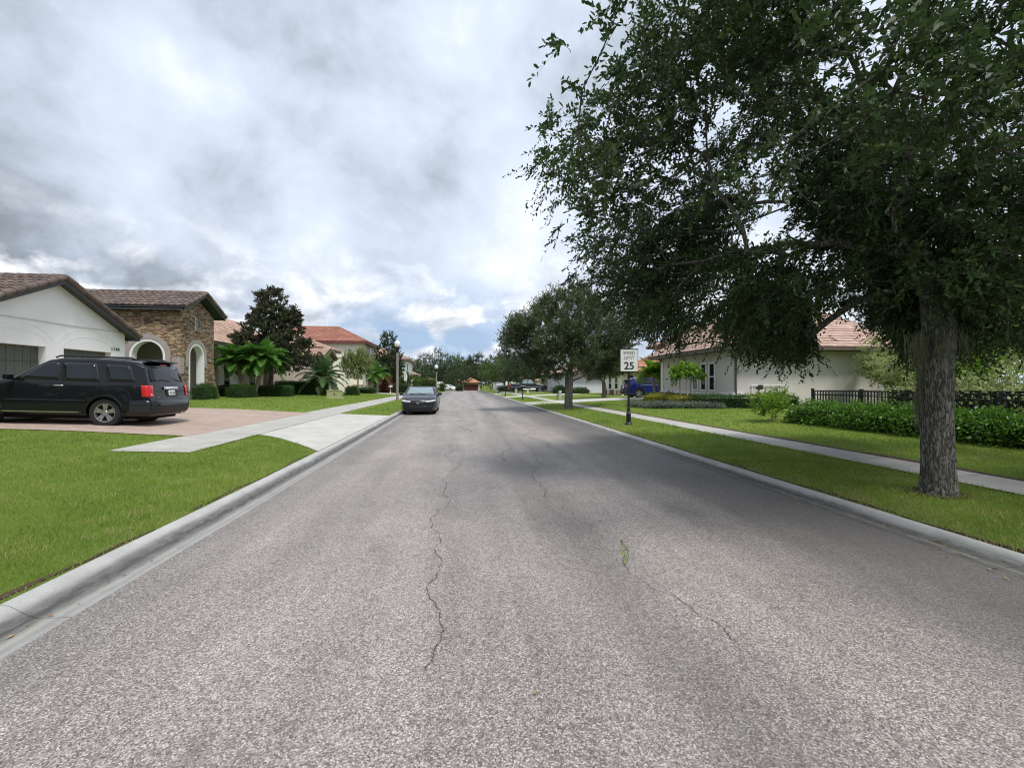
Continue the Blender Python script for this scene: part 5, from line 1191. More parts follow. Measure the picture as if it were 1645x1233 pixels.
# lamps
def lamp(name, label, loc, h, polem, thick, globe, group):
    r = thing(name, label, 'street lamp', loc, 0, group)
    mb = MB(); mb.lathe([(thick * 1.15, -.1), (thick * 1.1, .0), (thick, .05), (thick * .95, h - 1.0)], 14); mb.build('pole', polem, r, smooth=40)
    mb = MB(); mb.lathe([(thick * 1.05, h - .999), (thick * 1.15, h - .9), (thick * 1.15, h - .72), (.17, h - .66), (.19, h - .58), (.15, h - .56)], 16); mb.build('collar', M_BLACKPAINT, r, smooth=40)
    g = globe; mb = MB(); mb.lathe([(.13, h - .559), (.19 * g, h - .5), (.245 * g, h - .36), (.245 * g, h - .24), (.20 * g, h - .12), (.10 * g, h - .03), (.03, h - .005), (.022, h + .05), (.001, h + .07)], 20); mb.build('globe', M_GLOBE, r, smooth=60)
    return r
lz = zg(-5.42, 36.6)
nl = lamp('street_lamp', 'tall grey brown lamp post with white globe behind the parked sedan', (-5.42, 36.6, lz), 5.12 - lz, M_POLEGREY, .11, 1.0, 'street lamps of the left verge')
mb = MB(); mb.tube([(-.62, 0, 4.42 - lz), (-.1, 0, 4.42 - lz)], .022, 6); mb.build('ladder_rest', M_POLEGREY, nl)
lamp('street_lamp', 'far smaller lamp post with white acorn globe above the sedan roof', (-3.7, 60.0, zg(-3.7, 60)), 4.05, M_POLEGREY, .10, 1.05, 'street lamps of the left verge')

# letter boxes
def mailbox(label, loc, h, m, rz, kind='black', box=True):
    r = thing('mailbox', label, 'mailbox', loc, rz, 'letter boxes along the verges')
    mb = MB(); mb.lathe([(.09, -.05), (.09, .12), (.07, .16), (.05, .2), (.045, h - .28)], 10); mb.build('post', m, r, smooth=40)
    mb = MB(); pts = [(-.09, -.26, h - .28), (.09, -.26, h - .28), (.09, -.26, h - .14)] + [(.09 * math.cos(PI * i / 8), -.26, h - .14 + .09 * math.sin(PI * i / 8)) for i in range(1, 8)] + [(-.09, -.26, h - .14)]
    mb.prism(pts, (0, .5, 0)); mb.build('box', m, r)
    mb = MB(); mb.lathe([(.03, h - .05), (.045, h), (.001, h + .16)], 8); mb.build('finial', m, r)
    return r
mailbox('black mailbox on a slim post on the verge island by the second right drive', gz(5.42, 40.0), 1.35, M_BLACKPAINT, PI / 2)
mailbox('stout black mailbox on a post before the far white gable', gz(5.05, 53.0), 1.35, M_BLACKPAINT, PI / 2)
mailbox('farthest dark mailbox near the right kerb', gz(5.3, 67.0), 1.1, M_BLACKPAINT, PI / 2)
mailbox('white mailbox post on the lawn left of the near lamp', gz(-9.4, 57.5), 1.05, M_WHITEPAINT, PI / 2)
def pedestal(label, loc, h, w, m, rz=0):
    r = thing('utility_pedestal', label, 'utility box', loc, rz, 'utility pedestals on the right lawns')
    mb = MB(); mb.box(-w / 2, w / 2, -w / 2, w / 2, -.05, h * .72); mb.build('base', m, r, bevel=.01)
    mb = MB(); mb.box(-w / 2 - .02, w / 2 + .02, -w / 2 - .02, w / 2 + .02, h * .722, h); mb.build('cover', m, r, bevel=.03); return r
pedestal('squat dark green utility pedestal left of the second oak trunk', gz(8.45, 38.2), .48, .30, M_GREENPED, .3)
pedestal('tall pale utility pedestal touching the view of the second oak trunk', gz(7.95, 34.9 + .6), .78, .17, M_GREYPL)
pedestal('small pale pedestal in front of the dark pickup', gz(7.2, 60), .6, .24, M_GREYPL)
pedestal('pale pedestal below the middle of the dark pickup', gz(8.55, 58), .6, .2, M_BEIGEPL)
# olive transformer box
r = thing('transformer_box', 'olive green metal transformer box on the left lawn', 'utility box', gz(-10.2, 36.0), math.radians(12))
mb = MB(); mb.box(-.56, .56, -.42, .42, -.05, .56); mb.build('cabinet', M_OLIVE, r, bevel=.015)
mb = MB(); mb.prism([(-.60, -.46, .562), (.60, -.46, .562), (.60, .46, .562), (-.60, .46, .562)], (0, 0, .07)); mb.build('lid', M_OLIVE, r, bevel=.02)
mb = MB(); mb.box(-.66, .66, -.52, .52, -.1, .03); mb.build('pad', M_WALK, r)
mb = MB(); mb.box(-.06, .06, -.445, -.4225, .25, .37); mb.build('latch', M_FASCIA, r)
# blue security sign
r = thing('yard_sign', 'small blue security sign on a stake before the low hedge', 'sign', gz(-16.0, 33.9), math.radians(30))
mb = MB(); mb.lathe([(.012, -.05), (.012, .36)], 6); mb.build('stake', M_GREYPL, r)
mb = MB(); q = .19; zc = .42; pts = [(q * math.cos(PI / 8 + PI / 4 * i), -.012, zc + q * math.sin(PI / 8 + PI / 4 * i)) for i in range(8)]; mb.prism(pts, (0, .012, 0)); f = mb.build('sign_face', M_BLUESIGN, r)
mb = MB(); mb.prism([(-.10, -.018, zc - .03), (.10, -.018, zc - .03), (.03, -.018, zc + .1), (-.02, -.018, zc + .12)], (0, .004, 0)); mb.box(-.11, .11, -.018, -.014, zc - .12, zc - .07); mb.build('emblem', M_SIGNFACE, f)
# hanging white flag
fz = zg(-8.1, 62)
r = thing('flag', 'limp white flag hanging from a slanting pole behind the near lamp', 'flag', (-8.1, 62, fz))
mb = MB(); mb.tube([(.1, 0, 0), (.1, 0, 2.2)], .03, 6); mb.tube([(.1, 0, 2.2), (-.15, 0, 3.15)], .02, 6); mb.build('pole', M_WHITEPAINT, r)
mb = MB(); rows = []
for i in range(9):
    z = 2.98 - fz - i * .16 + .25; row = []
    for j in range(12):
        f_ = j / 11; row.append((-.28 + .06 * i / 8 + f_ * (.22 + .30 * math.sin(PI * min(1, (i + 1) / 8) * .75)), .07 * math.sin(f_ * 14 + i * .3) * (.4 + i / 9), z - .1 * f_ * (i > 5)))
    rows.append(row)
mb.grid(rows); o = mb.build('cloth', M_CANVAS, r, smooth=80, fix=False); md = o.modifiers.new('thick', 'SOLIDIFY'); md.thickness = .008

# black aluminium fence behind the hedge
r = thing('fence', 'black metal picket fence with square posts behind the leafy hedge', 'fence', (11.8, 8.0, .38))
FX = 0.0; top = .97
posts = [13.61, 11.78, 10.08, 8.37, 6.6, 4.8, 3.0, 1.2, -.6]
for y in posts:
    mb = MB(); mb.box(-.032, .032, y - 8 - .032, y - 8 + .032, -.35, top + .02); mb.prism([(-.038, y - 8 - .038, top + .021), (.038, y - 8 - .038, top + .021), (.038, y - 8 + .038, top + .021), (-.038, y - 8 + .038, top + .021)], (0, 0, .03)); mb.build('post', M_IRON, r)
def panel(ax, y0, y1):
    mb = MB(); a = y0 - 8 + .034; b_ = y1 - 8 - .034
    for z in (.12, top - .16, top - .03): mb.box(-.014, .014, a, b_, z - .016, z + .016)
    n = int((b_ - a) / .105)
    for i in range(n):
        y = a + (b_ - a) * (i + .5) / n
        for z0, z1 in ((.02, .103), (.137, top - .177), (top - .143, top - .047)): mb.box(-.009, .009, y - .009, y + .009, z0, z1)
    return mb
for a, b_ in zip(posts[1:], posts): panel('y', a, b_).build('picket_panel', M_IRON, r)
for k in range(4):
    mb = MB(); x = 1.8 * (k + 1); mb.box(x - .032, x + .032, 5.61 - .032, 5.61 + .032, -.35, top + .02); mb.build('post', M_IRON, r)
    mb = MB(); a, b_ = x - 1.8 + .034, x - .034
    for z in (.12, top - .16, top - .03): mb.box(a, b_, 5.61 - .014, 5.61 + .014, z - .016, z + .016)
    for i in range(16):
        xx = a + (b_ - a) * (i + .5) / 16
        for z0, z1 in ((.02, .103), (.137, top - .177), (top - .143, top - .047)): mb.box(xx - .009, xx + .009, 5.61 - .009, 5.61 + .009, z0, z1)
    mb.build('picket_panel', M_IRON, r)
# water softener and pump box by the greige wall
r = thing('water_tank', 'beige water softener tank with black valve by the greige wall', 'tank', (14.45, 19.95, .44))
mb = MB(); mb.lathe([(.13, -.1), (.15, .02), (.15, .66), (.13, .78), (.05, .84)], 16); mb.build('tank', M_BEIGEPL, r, smooth=40)
mb = MB(); mb.box(-.13, .13, -.09, .09, .842, .98); mb.box(-.06, .16, -.05, .05, .982, 1.06); mb.build('valve', M_BLACKPAINT, r, bevel=.02)
r = thing('equipment_box', 'grey equipment box on the ground beside the water tank', 'utility box', (15.15, 19.9, .44))
mb = MB(); mb.box(-.3, .3, -.25, .25, -.1, .55); mb.build('cabinet', M_GREYPL, r, bevel=.02)
mb = MB(); mb.box(-.32, .32, -.27, .27, .552, .60); mb.build('lid', M_GREYPL, r, bevel=.015)
# ================================================================= vehicles
def paint(name, col, metal=.0, rough=.28, coat=.5, spec=.4):
    m = bpy.data.materials.new(name); t = NT(m)
    n = t.noise(t.pos(obj=True), 1.5, 4)
    t.out(t.bsdf(t.mix(n, shade(col, .93), shade(col, 1.07)), rough, metal, spec, None, coat)); return m
M_CARBLACK = paint('black_car_paint', (.006, .007, .009), coat=.45, rough=.25, spec=.2)
M_CARGREY = paint('dark_grey_metallic_paint', (.018, .021, .03), .3, .28, .3)
M_CARBLUE = paint('deep_blue_car_paint', (.009, .015, .12), .2, .25, .4)
M_CARWHITE = paint('white_car_paint', (.75, .76, .78))
M_CARNAVY = paint('dark_navy_car_paint', (.018, .02, .03))
M_GLASS = mat('tinted_car_glass', (.008, .012, .014), .04, .1, 1, spec=.45)
M_GLASSC = mat('pale_teal_windscreen_glass', (.20, .27, .29), .04, .1, 1, spec=.9)  # opaque glass with a pale teal base colour
M_RUBBER = mat('tyre_rubber', (.017, .017, .018), .85, .2, 12)
M_ALLOY = mat('alloy_wheel', (.52, .52, .53), .32, .08, 6, metal=.9)
M_CHROME = mat('chrome', (.75, .76, .78), .12, .03, 3, metal=1.0)
M_PLASTIC = mat('black_trim_plastic', (.016, .016, .018), .55, .15, 20)
M_TAILRED = mat('red_tail_lens', (.55, .012, .012), .15, .1, 4, spec=.6, coat=.6)
M_LENS = mat('clear_lamp_lens', (.62, .65, .68), .12, .1, 5, spec=.7)
M_PLATE = mat('licence_plate_white', (.68, .70, .68), .4, .05)
M_WELL = mat('wheel_well_dark', (.006, .006, .006), .95, .1)
def interp(tab, x):
    return float(np.interp(x, [a for a, _ in tab], [b_ for _, b_ in tab]))
def smooth_tab(tab, n=90):
    """dense, gently rounded version of a polyline"""
    xs = np.linspace(tab[0][0], tab[-1][0], n * 4); ys = np.interp(xs, [a for a, _ in tab], [b_ for _, b_ in tab]); k = np.ones(9) / 9
    p = np.r_[np.repeat(ys[0], 4), ys, np.repeat(ys[-1], 4)]; return list(zip(xs, np.convolve(p, k, 'valid')))
class Car:
    """body surface: x forward, y left, z up; side and top functions shared by body and windows"""
    def __init__(s, sp):
        s.p = sp; s.L = sp['L']; s.W = sp['W']; s.H = sp['H']; s.top = smooth_tab(sorted(sp['top'])); s.front = smooth_tab(sp['front'], 20); s.rear = smooth_tab(sp['rear'], 20)
        s.belt = sp['belt']; s.tum = sp['tum']
    def zt(s, x): return interp(s.top, x)
    def xend(s, z, fr): return interp(s.front if fr else s.rear, z)
    def plan(s, x):
        hf = s.L / 2; q = s.p.get('nose', .55); r = s.p.get('tail', .4); k = 1.0
        if x > hf - q: k = 1 - s.p.get('nosein', .17) * ((x - hf + q) / q) ** 2
        if x < -hf + r: k = 1 - s.p.get('tailin', .10) * ((-hf + r - x) / r) ** 2
        return k
    def side(s, x, z):
        w = s.W / 2 * s.plan(x)
        if z < .42: k = .965 + .035 * max(0, (z - .18) / .24)
        elif z < s.belt: k = 1 - .022 * ((z - .42) / (s.belt - .42)) ** 2 + s.p.get('crease', .0) * math.exp(-((z - s.belt + .18) / .05) ** 2)
        else: k = .978 - s.tum * (z - s.belt) / (s.H - s.belt)
        return w * k
    def rr(s, x): return s.p.get('rr', .10)
    def sidez(s, x, z):
        """half width including the rounded shoulder below the top line"""
        zt = s.zt(x); r = min(s.rr(x), (zt - .3) * .5); y0 = s.side(x, zt - r)
        if z <= zt - r: return s.side(x, z)
        f = min(1, (z - zt + r) / r); ry = r * 1.1; return y0 - ry + ry * math.sqrt(max(0, 1 - f * f))
    def topz(s, x, y):
        zt = s.zt(x); r = min(s.rr(x), (zt - .3) * .5); yf = s.side(x, zt - r) - r * 1.1; return zt + s.p.get('crown', .02) * (1 - (min(abs(y) / yf, 1)) ** 2)
    def body(s, root, m, name='body'):
        p = s.p; zb = p.get('zb', .24); N = 84; rings = []
        for i in range(N + 1):
            t_ = i / N; half = []
            xm = s.L / 2 - s.L * t_; zt = s.zt(xm); r = min(s.rr(xm), (zt - .3) * .5)
            zs = [zb + (zt - r - zb) * (k / 13) for k in range(14)] + [zt - r + r * math.sin(PI / 2 * k / 5) for k in range(1, 6)]
            def X(z): a, b_ = s.xend(z, True), s.xend(z, False); return a + (b_ - a) * t_
            half.append((X(zb), 0, zb)); half.append((X(zb), s.side(xm, zb) * .9, zb - .0))
            for z in zs[1:]: half.append((X(z), s.sidez(xm, z), z))
            yf = half[-1][1]
            for k in (.75, .5, .25, 0): half.append((X(zt), yf * k, s.topz(xm, yf * k)))
            rings.append(half)
        K = len(rings[0]); mb = MB(); V = []; F = []
        def idx(i, k, sd): return (i * K + k) * 2 + (0 if sd > 0 else 1)
        for half in rings:
            for (x, y, z) in half: V.append((x, y, z)); V.append((x, -y, z))
        for i in range(N):
            for k in range(K - 1):
                for sd in (1, -1): F.append((idx(i, k, sd), idx(i, k + 1, sd), idx(i + 1, k + 1, sd), idx(i + 1, k, sd)))
        mb.add(V, F)
        for i, sg, bul in ((0, 1, p.get('fbul', .10)), (N, -1, p.get('rbul', .05))):
            half = rings[i]; rows = []
            for (x, y, z) in half: rows.append([(x + sg * bul * (1 - (q / 4) ** 2) * min(1, y / .3), y * q / 4, z) for q in range(-4, 5)])
            mb.grid(rows)
        o = mb.build(name, m, root, merge=.0008)
        cs = []
        for ax in p['axles']:
            for sd in (1, -1):
                c = MB(); R = p['R'] + p.get('gap', .055); y0, y1 = sorted((sd * (s.W / 2 - .30), sd * (s.W / 2 + .2))); n = 28
                c.prism([(ax + R * math.cos(2 * PI * i / n), y0, p['R'] + R * math.sin(2 * PI * i / n)) for i in range(n)], (0, y1 - y0, 0)); cs.append(c)
        o.data.materials.append(M_WELL)
        cut(o, cs, smooth=38)
        return o
    def poly(s, pts, r=.04, n=4):
        out = []; m = len(pts)
        for i in range(m):
            a, b_, c = Vector(pts[i - 1]), Vector(pts[i]), Vector(pts[(i + 1) % m]); u = (a - b_); v = (c - b_); ru = min(r, u.length * .45); rv = min(r, v.length * .45); u.normalize(); v.normalize()
            for k in range(n + 1):
                f = k / n; out.append(b_ + u * ru * (1 - f) ** 2 + v * rv * f ** 2)
        return out
    def patch(s, root, name, m, pts, place, sd=(1, -1), r=.04, off=.004, label=None, merge=False):
        """a rounded panel lying on the body; place maps panel coordinates to the surface"""
        res = []
        for q in sd:
            P = s.poly(pts, r); c = sum(P, Vector((0, 0))) / len(P); mb = MB(); rings = []
            for f in (1.0, .72, .4, .12): rings.append([place(c.x + (p.x - c.x) * f, c.y + (p.y - c.y) * f, q, off) for p in P])
            rings = [[tuple(v) for v in rg] for rg in rings]; n = len(P); vs = [v for rg in rings for v in rg]; fs = []
            for i in range(3):
                for j in range(n): fs.append((i * n + j, i * n + (j + 1) % n, (i + 1) * n + (j + 1) % n, (i + 1) * n + j))
            fs.append(tuple(3 * n + j for j in range(n))); mb.add(vs, fs); o = mb.build(name, m, root, smooth=40); res.append(o)
            md = o.modifiers.new('thick', 'SOLIDIFY'); md.thickness = .012; md.offset = 0
        return res
    def on_side(s, a, z, q, off):
        # panel x is measured along the nominal station; the surface x shears with height near the ends
        t_ = (s.L / 2 - a) / s.L; x = s.xend(z, True) + (s.xend(z, False) - s.xend(z, True)) * t_
        return (x, q * (s.sidez(a, z) + off), z)
    def on_top(s, a, y, q, off):
        t_ = (s.L / 2 - a) / s.L; z = s.topz(a, y); x = s.xend(z, True) + (s.xend(z, False) - s.xend(z, True)) * t_
        sl = (s.zt(a + .05) - s.zt(a - .05)) / .1; n = math.hypot(1, sl); return (x - sl / n * off, y, z + off / n)
    def on_rear(s, y, z, q, off):
        hw = s.sidez(-s.L / 2, z); return (s.xend(z, False) - s.p.get('rbul', .05) * (1 - min(1, abs(y) / hw) ** 2) * min(1, hw / .3) - off, y, z)
    def on_front(s, y, z, q, off):
        hw = s.sidez(s.L / 2, z); return (s.xend(z, True) + s.p.get('fbul', .1) * (1 - min(1, abs(y) / hw) ** 2) * min(1, hw / .3) + off, y, z)
def wheel(root, c, R, wd, sd, rim=.66, spokes=5, twist=0.2):
    """tyre with an alloy rim of five split spokes; axis along y"""
    x, y, z = c; mb = MB(); h = wd / 2
    mb.lathe([(R * rim, -h * .92), (R * .82, -h), (R * .95, -h * .92), (R, -h * .7), (R, h * .7), (R * .95, h * .92), (R * .82, h), (R * rim, h * .92), (R * rim * .98, h * .5), (R * rim * .98, -h * .5), (R * rim, -h * .92)], 32, c, 'y', cap=False); t_ = mb.build('tyre', M_RUBBER, root, smooth=35)
    mb = MB(); o = sd * h
    mb.lathe([(R * rim * .985, -o * .6), (R * rim * .995, o * .86 - .0), (R * rim * .93, o * .84), (R * rim * .88, o * .5), (R * rim * .86, -o * .5)], 32, c, 'y', cap=False)
    for i in range(spokes):
        a = 2 * PI * i / spokes + twist
        for da in (-.17, .17):
            p0 = (.055 * math.cos(a + da * .6), .055 * math.sin(a + da * .6)); p1 = (R * rim * .93 * math.cos(a + da), R * rim * .93 * math.sin(a + da)); tn = (-math.sin(a), math.cos(a))
            w0, w1 = .030, .024; y0, y1 = y + o * .78, y + o * .45; e0 = o * .82
            pts = [(x + p0[0] - tn[0] * w0, y + o * .72, z + p0[1] - tn[1] * w0), (x + p1[0] - tn[0] * w1, y + e0, z + p1[1] - tn[1] * w1), (x + p1[0] + tn[0] * w1, y + e0, z + p1[1] + tn[1] * w1), (x + p0[0] + tn[0] * w0, y + o * .72, z + p0[1] + tn[1] * w0)]
            mb.prism(pts, (0, -sd * .05, 0))
    mb.lathe([(.001, o * .80), (.05, o * .78), (.062, o * .68), (.062, o * .3)], 16, c, 'y'); mb.build('rim', M_ALLOY, t_, smooth=30)
    mb = MB(); mb.lathe([(.001, o * .28), (R * rim * .85, o * .28), (R * rim * .85, o * .2)], 24, c, 'y'); mb.build('brake_disc', M_WELL, t_)
    return t_
def wheels(root, sp, **k):
    for ax in sp['axles']:
        for sd in (1, -1): wheel(root, (ax, sd * (sp['W'] / 2 - sp.get('tw', .24) / 2 - .035), sp['R']), sp['R'], sp.get('tw', .24), sd, **k)
def arches(root, c, sp, m, th=.03, grow=.06):
    for ax in sp['axles']:
        for sd in (1, -1):
            R = sp['R'] + sp.get('gap', .055) + .012; pts = []
            for i in range(15):
                q = math.radians(-8 + 196 * i / 14); X_ = ax + R * math.cos(q); Z = sp['R'] + R * math.sin(q)
                if Z < sp.get('zb', .24): continue
                pts.append((X_, sd * (c.sidez(X_, Z) - .008), Z))
            mb = MB(); mb.tube(pts, th, 6, up=(0, 1, 0)); mb.build('wheel_arch_trim', m, root, smooth=50)
def mirror(root, c, x, z, m):
    for sd in (1, -1):
        mb = MB(); y = c.sidez(x, z); mb.tube([(x, sd * (y - .03), z), (x - .01, sd * (y + .07), z + .01)], .022, 6); mb.obox((x - .02, sd * (y + .15), z + .05), (.05, 0, 0), (0, .10, 0), (0, 0, .068)); mb.build('wing_mirror', m, root, bevel=.025, smooth=60)

# ---------------- black SUV in the paver drive
sp = dict(L=4.86, W=1.97, H=1.86, belt=1.21, tum=.15, axles=(1.43, -1.345), R=.385, tw=.25, zb=.30, rr=.13, nose=.5, nosein=.12, tail=.5, tailin=.07, fbul=.1, rbul=.05, gap=.06, crown=.02,
    top=[(-2.43, 1.70), (-2.30, 1.785), (-1.9, 1.825), (-1.0, 1.845), (-.25, 1.835), (.15, 1.77), (.45, 1.61), (.92, 1.285), (1.1, 1.24), (1.7, 1.20), (2.2, 1.12), (2.43, .98)],
    front=[(.3, 2.36), (.5, 2.43), (.75, 2.42), (1.0, 2.36), (1.2, 2.2), (1.8, 2.0)], rear=[(.3, -2.36), (.42, -2.45), (.72, -2.46), (.80, -2.40), (1.1, -2.36), (1.25, -2.31), (1.66, -2.17), (1.86, -2.06)])
r = thing('black_suv', 'black boxy SUV parked on the brick paver drive, rear towards the road', 'SUV', (-9.68 - 1.345, 13.72, zg(-10.9, 13.7) + .022), PI)
r.rotation_euler = (0, math.radians(-1.9), PI + math.radians(3.5))
r.location.z = zg(-9.52, 13.7) - .018
# origin sits at mid wheelbase; raise for the slope of the drive
r.location.z += .0448 * 1.0 
c = Car(sp); c.body(r, M_CARBLACK); sd_ = c.on_side
for nm, pts in (('front_window', [(0.730, 1.270), (-0.200, 1.250), (-0.170, 1.680), (0.050, 1.690), (0.270, 1.610)]), ('rear_door_window', [(-0.320, 1.245), (-1.230, 1.235), (-1.150, 1.690), (-0.280, 1.690)]), ('quarter_window', [(-1.470, 1.260), (-2.130, 1.250), (-2.070, 1.660), (-1.430, 1.675)])):
    tr = c.patch(r, 'window_rubber', M_PLASTIC, [((p[0] - .45) * 1.0 + .45 if 0 else p[0] + (.028 if p[0] > sum(q[0] for q in pts) / len(pts) else -.028), p[1] + (.025 if p[1] > 1.4 else -.022)) for p in pts], sd_, r=.07, off=.003)
    c.patch(r, nm, M_GLASS, pts, sd_, r=.06, off=.010)
c.patch(r, 'windscreen', M_GLASS, [(.88, -.68), (.24, -.60), (.24, .60), (.88, .68)], c.on_top, (1,), r=.06, off=.006)
c.patch(r, 'rear_window', M_GLASS, [(-.78, 1.25), (.78, 1.25), (.66, 1.67), (-.66, 1.67)], c.on_rear, (1,), r=.08, off=.008)
mb = MB(); mb.obox((-2.13, 0, 1.80), (.13, 0, -.035), (0, .62, 0), (.006, 0, .02)); mb.build('rear_spoiler', M_CARBLACK, r, bevel=.015)
c.patch(r, 'brake_light', M_TAILRED, [(-.16, 1.725), (.16, 1.725), (.16, 1.755), (-.16, 1.755)], c.on_rear, (1,), r=.01, off=.02)
# tail lamps wrap the corner
for sd in (1, -1):
    rows = []
    for i in range(9):
        z = .84 + i * .31 / 8; row = []
        for k in range(4): a = -2.27 - .14 * k / 3; p = c.on_side(a, z, sd, .014); row.append(p)
        hw = c.sidez(-sp['L'] / 2, z)
        for k in range(1, 5): row.append(c.on_rear(sd * (hw - .032 * k), z, 1, .014))
        rows.append(row)
    mb = MB(); mb.grid(rows); o = mb.build('tail_light', M_TAILRED, r, smooth=70); md = o.modifiers.new('t', 'SOLIDIFY'); md.thickness = .02; md.offset = 0
    rows = []
    for i in range(3):
        z = .865 + i * .035; hw = c.sidez(-sp['L'] / 2, z); rows.append([c.on_side(-2.36, z, sd, .022)] + [c.on_rear(sd * (hw - .03 * k), z, 1, .024) for k in range(1, 5)])
    mb = MB(); mb.grid(rows); mb.build('reversing_light', M_LENS, o, smooth=70)
c.patch(r, 'tailgate_chrome', M_CHROME, [(-.36, 1.045), (.36, 1.045), (.36, 1.115), (-.36, 1.115)], c.on_rear, (1,), r=.02, off=.03)
c.patch(r, 'plate_recess', M_PLASTIC, [(-.26, .83), (.26, .83), (.26, 1.035), (-.26, 1.035)], c.on_rear, (1,), r=.02, off=.006)
pl = c.patch(r, 'licence_plate', M_PLATE, [(-.155, .865), (.155, .865), (.155, 1.015), (-.155, 1.015)], c.on_rear, (1,), r=.01, off=.02)[0]
mb = MB()
for k in range(6):
    if k == 3: continue
    p = c.on_rear(-.11 + k * .044, .94, 1, .032); mb.box(p[0] - .003, p[0] + .003, p[1] - .013, p[1] + .013, .91, .965)
mb.build('plate_smudge', mat('faded_plate_green', (.16, .24, .2), .5), pl)
Mr = lambda y, z, off: Matrix.Translation(c.on_rear(y, z, 1, off)) @ Matrix(((0, 0, -1, 0), (-1, 0, 0, 0), (0, 1, 0, 0), (0, 0, 0, 1)))
text_mesh('model_badge', 'PILOT', .075, M_CHROME, Mr(.55, .80, .012), r, .006, 1.2)
rows = []
for (off, z) in ((.02, .36), (.055, .42), (.06, .60), (.05, .70), (.012, .735)):
    row = [c.on_side(-1.95, z, 1, off * .4)] + [c.on_side(-2.1 - .3 * k / 3, z, 1, off * .6) for k in range(4)]; hw = c.sidez(-sp['L'] / 2, z)
    row += [c.on_rear(hw * (1 - k / 6), z, 1, off) for k in range(1, 12)] + [c.on_side(-2.1 - .3 * k / 3, z, -1, off * .6) for k in (3, 2, 1, 0)] + [c.on_side(-1.95, z, -1, off * .4)]; rows.append(row)
mb = MB(); mb.grid(rows[:2]); mb.grid(rows[1:3]); mb.build('lower_bumper', M_PLASTIC, r, smooth=50)
mb = MB(); mb.grid(rows[2:]); mb.build('bumper', M_CARBLACK, r, smooth=50)
arches(r, c, sp, M_CARBLACK, .034); wheels(r, sp, spokes=5, twist=.31); mirror(r, c, .76, 1.23, M_CARBLACK)
for sd in (1, -1):
    mb = MB(); y = sd * (c.side(-.8, 1.72) - .13); mb.tube([(-.02, y, 1.835), (-.12, y, 1.885), (-1.80, y, 1.895), (-1.92, y, 1.85)], .022, 8); mb.build('roof_rail', M_PLASTIC, r, smooth=60)
    mb = MB(); y = sd * (sp['W'] / 2 - .02); mb.box(-.86, .95, min(y, y + sd * .07), max(y, y + sd * .07), .37, .42); mb.build('running_board', M_PLASTIC, r, bevel=.012)
    mb = MB(); y += sd * .0715; mb.box(-.80, .9, min(y, y + sd * .006), max(y, y + sd * .006), .385, .405); mb.build('step_strip', M_CHROME, r)
    for x_ in (-.17, -1.14):
        mb = MB(); z = 1.09; mb.tube([(x_, sd * (c.sidez(x_, z) + .004), z), (x_ - .03, sd * (c.sidez(x_, z) + .03), z), (x_ - .19, sd * (c.sidez(x_, z) + .03), z), (x_ - .22, sd * (c.sidez(x_, z) + .004), z)], .014, 6); mb.build('door_handle', M_CARBLACK if x_ < -.5 else M_CHROME, r, smooth=60)
    for pts in ([(.86, 1.2), (.9, .80), (.84, .42)], [(-.26, 1.22), (-.24, .42)], [(-1.25, 1.22), (-1.2, 1.0), (-1.0, .83)]):
        mb = MB(); P = []
        for (a, za), (b_, zb_) in zip(pts, pts[1:]): P += [c.on_side(a + (b_ - a) * k / 6, za + (zb_ - za) * k / 6, sd, .0) for k in range(7)]
        mb.tube(P, .005, 4, up=(0, 1, 0)); mb.build('door_seam', M_WELL, r)
    mb = MB(); P = [c.on_side(.9 - k * .2, .70, sd, .004) for k in range(10)]; mb.tube(P, .018, 6, up=(0, 1, 0)); mb.build('side_moulding', M_CARBLACK, r, smooth=60)
    c.patch(r, 'headlight', M_LENS, [(1.95, .86), (2.36, .84), (2.36, 1.0), (1.98, 1.05)], sd_, (sd,), r=.03, off=.008)
mb = MB(); mb.tube([(-2.45, -.55, .33), (-2.2, -.55, .36)], .035, 10); mb.build('exhaust', M_CHROME, r, smooth=50)
mb = MB(); mb.box(-2.2, 2.2, -.7, .7, .20, .295); mb.build('underbody', M_WELL, r)
mb = MB(); p0 = c.on_rear(-.05, 1.265, 1, .016); p1 = c.on_rear(.42, 1.32, 1, .018); mb.tube([p0, p1], .009, 5); mb.build('rear_wiper', M_PLASTIC, r)

# ---------------- dark grey sedan by the left kerb, nose to the camera
sp = dict(L=4.65, W=1.80, H=1.405, belt=.90, tum=.20, axles=(1.42, -1.31), R=.325, tw=.21, zb=.17, rr=.13, nose=.7, nosein=.20, tail=.6, tailin=.14, fbul=.16, rbul=.08, gap=.045, crown=.02, crease=.006,
    top=[(-2.32, .93), (-2.1, 1.01), (-1.55, 1.10), (-.85, 1.33), (-.35, 1.385), (.1, 1.385), (.45, 1.30), (1.02, 1.02), (1.25, .945), (1.75, .895), (2.1, .83), (2.32, .70)],
    front=[(.15, 2.24), (.3, 2.30), (.5, 2.32), (.66, 2.30), (.8, 2.22), (1.4, 2.1)], rear=[(.15, -2.2), (.4, -2.3), (.7, -2.32), (.95, -2.26), (1.4, -2.2)])
r = thing('parked_sedan', 'dark grey sedan parked against the left kerb facing the camera', 'car', (-2.30, 24.45, .015), math.radians(-90 + .8))
c = Car(sp); c.body(r, M_CARGREY); sd_ = c.on_side
c.patch(r, 'windscreen', M_GLASSC, [(1.10, -.72), (.34, -.585), (.34, .585), (1.10, .72)], c.on_top, (1,), r=.06, off=.006)
c.patch(r, 'rear_window', M_GLASS, [(-.75, -.58), (-1.5, -.64), (-1.5, .64), (-.75, .58)], c.on_top, (1,), r=.06, off=.006)
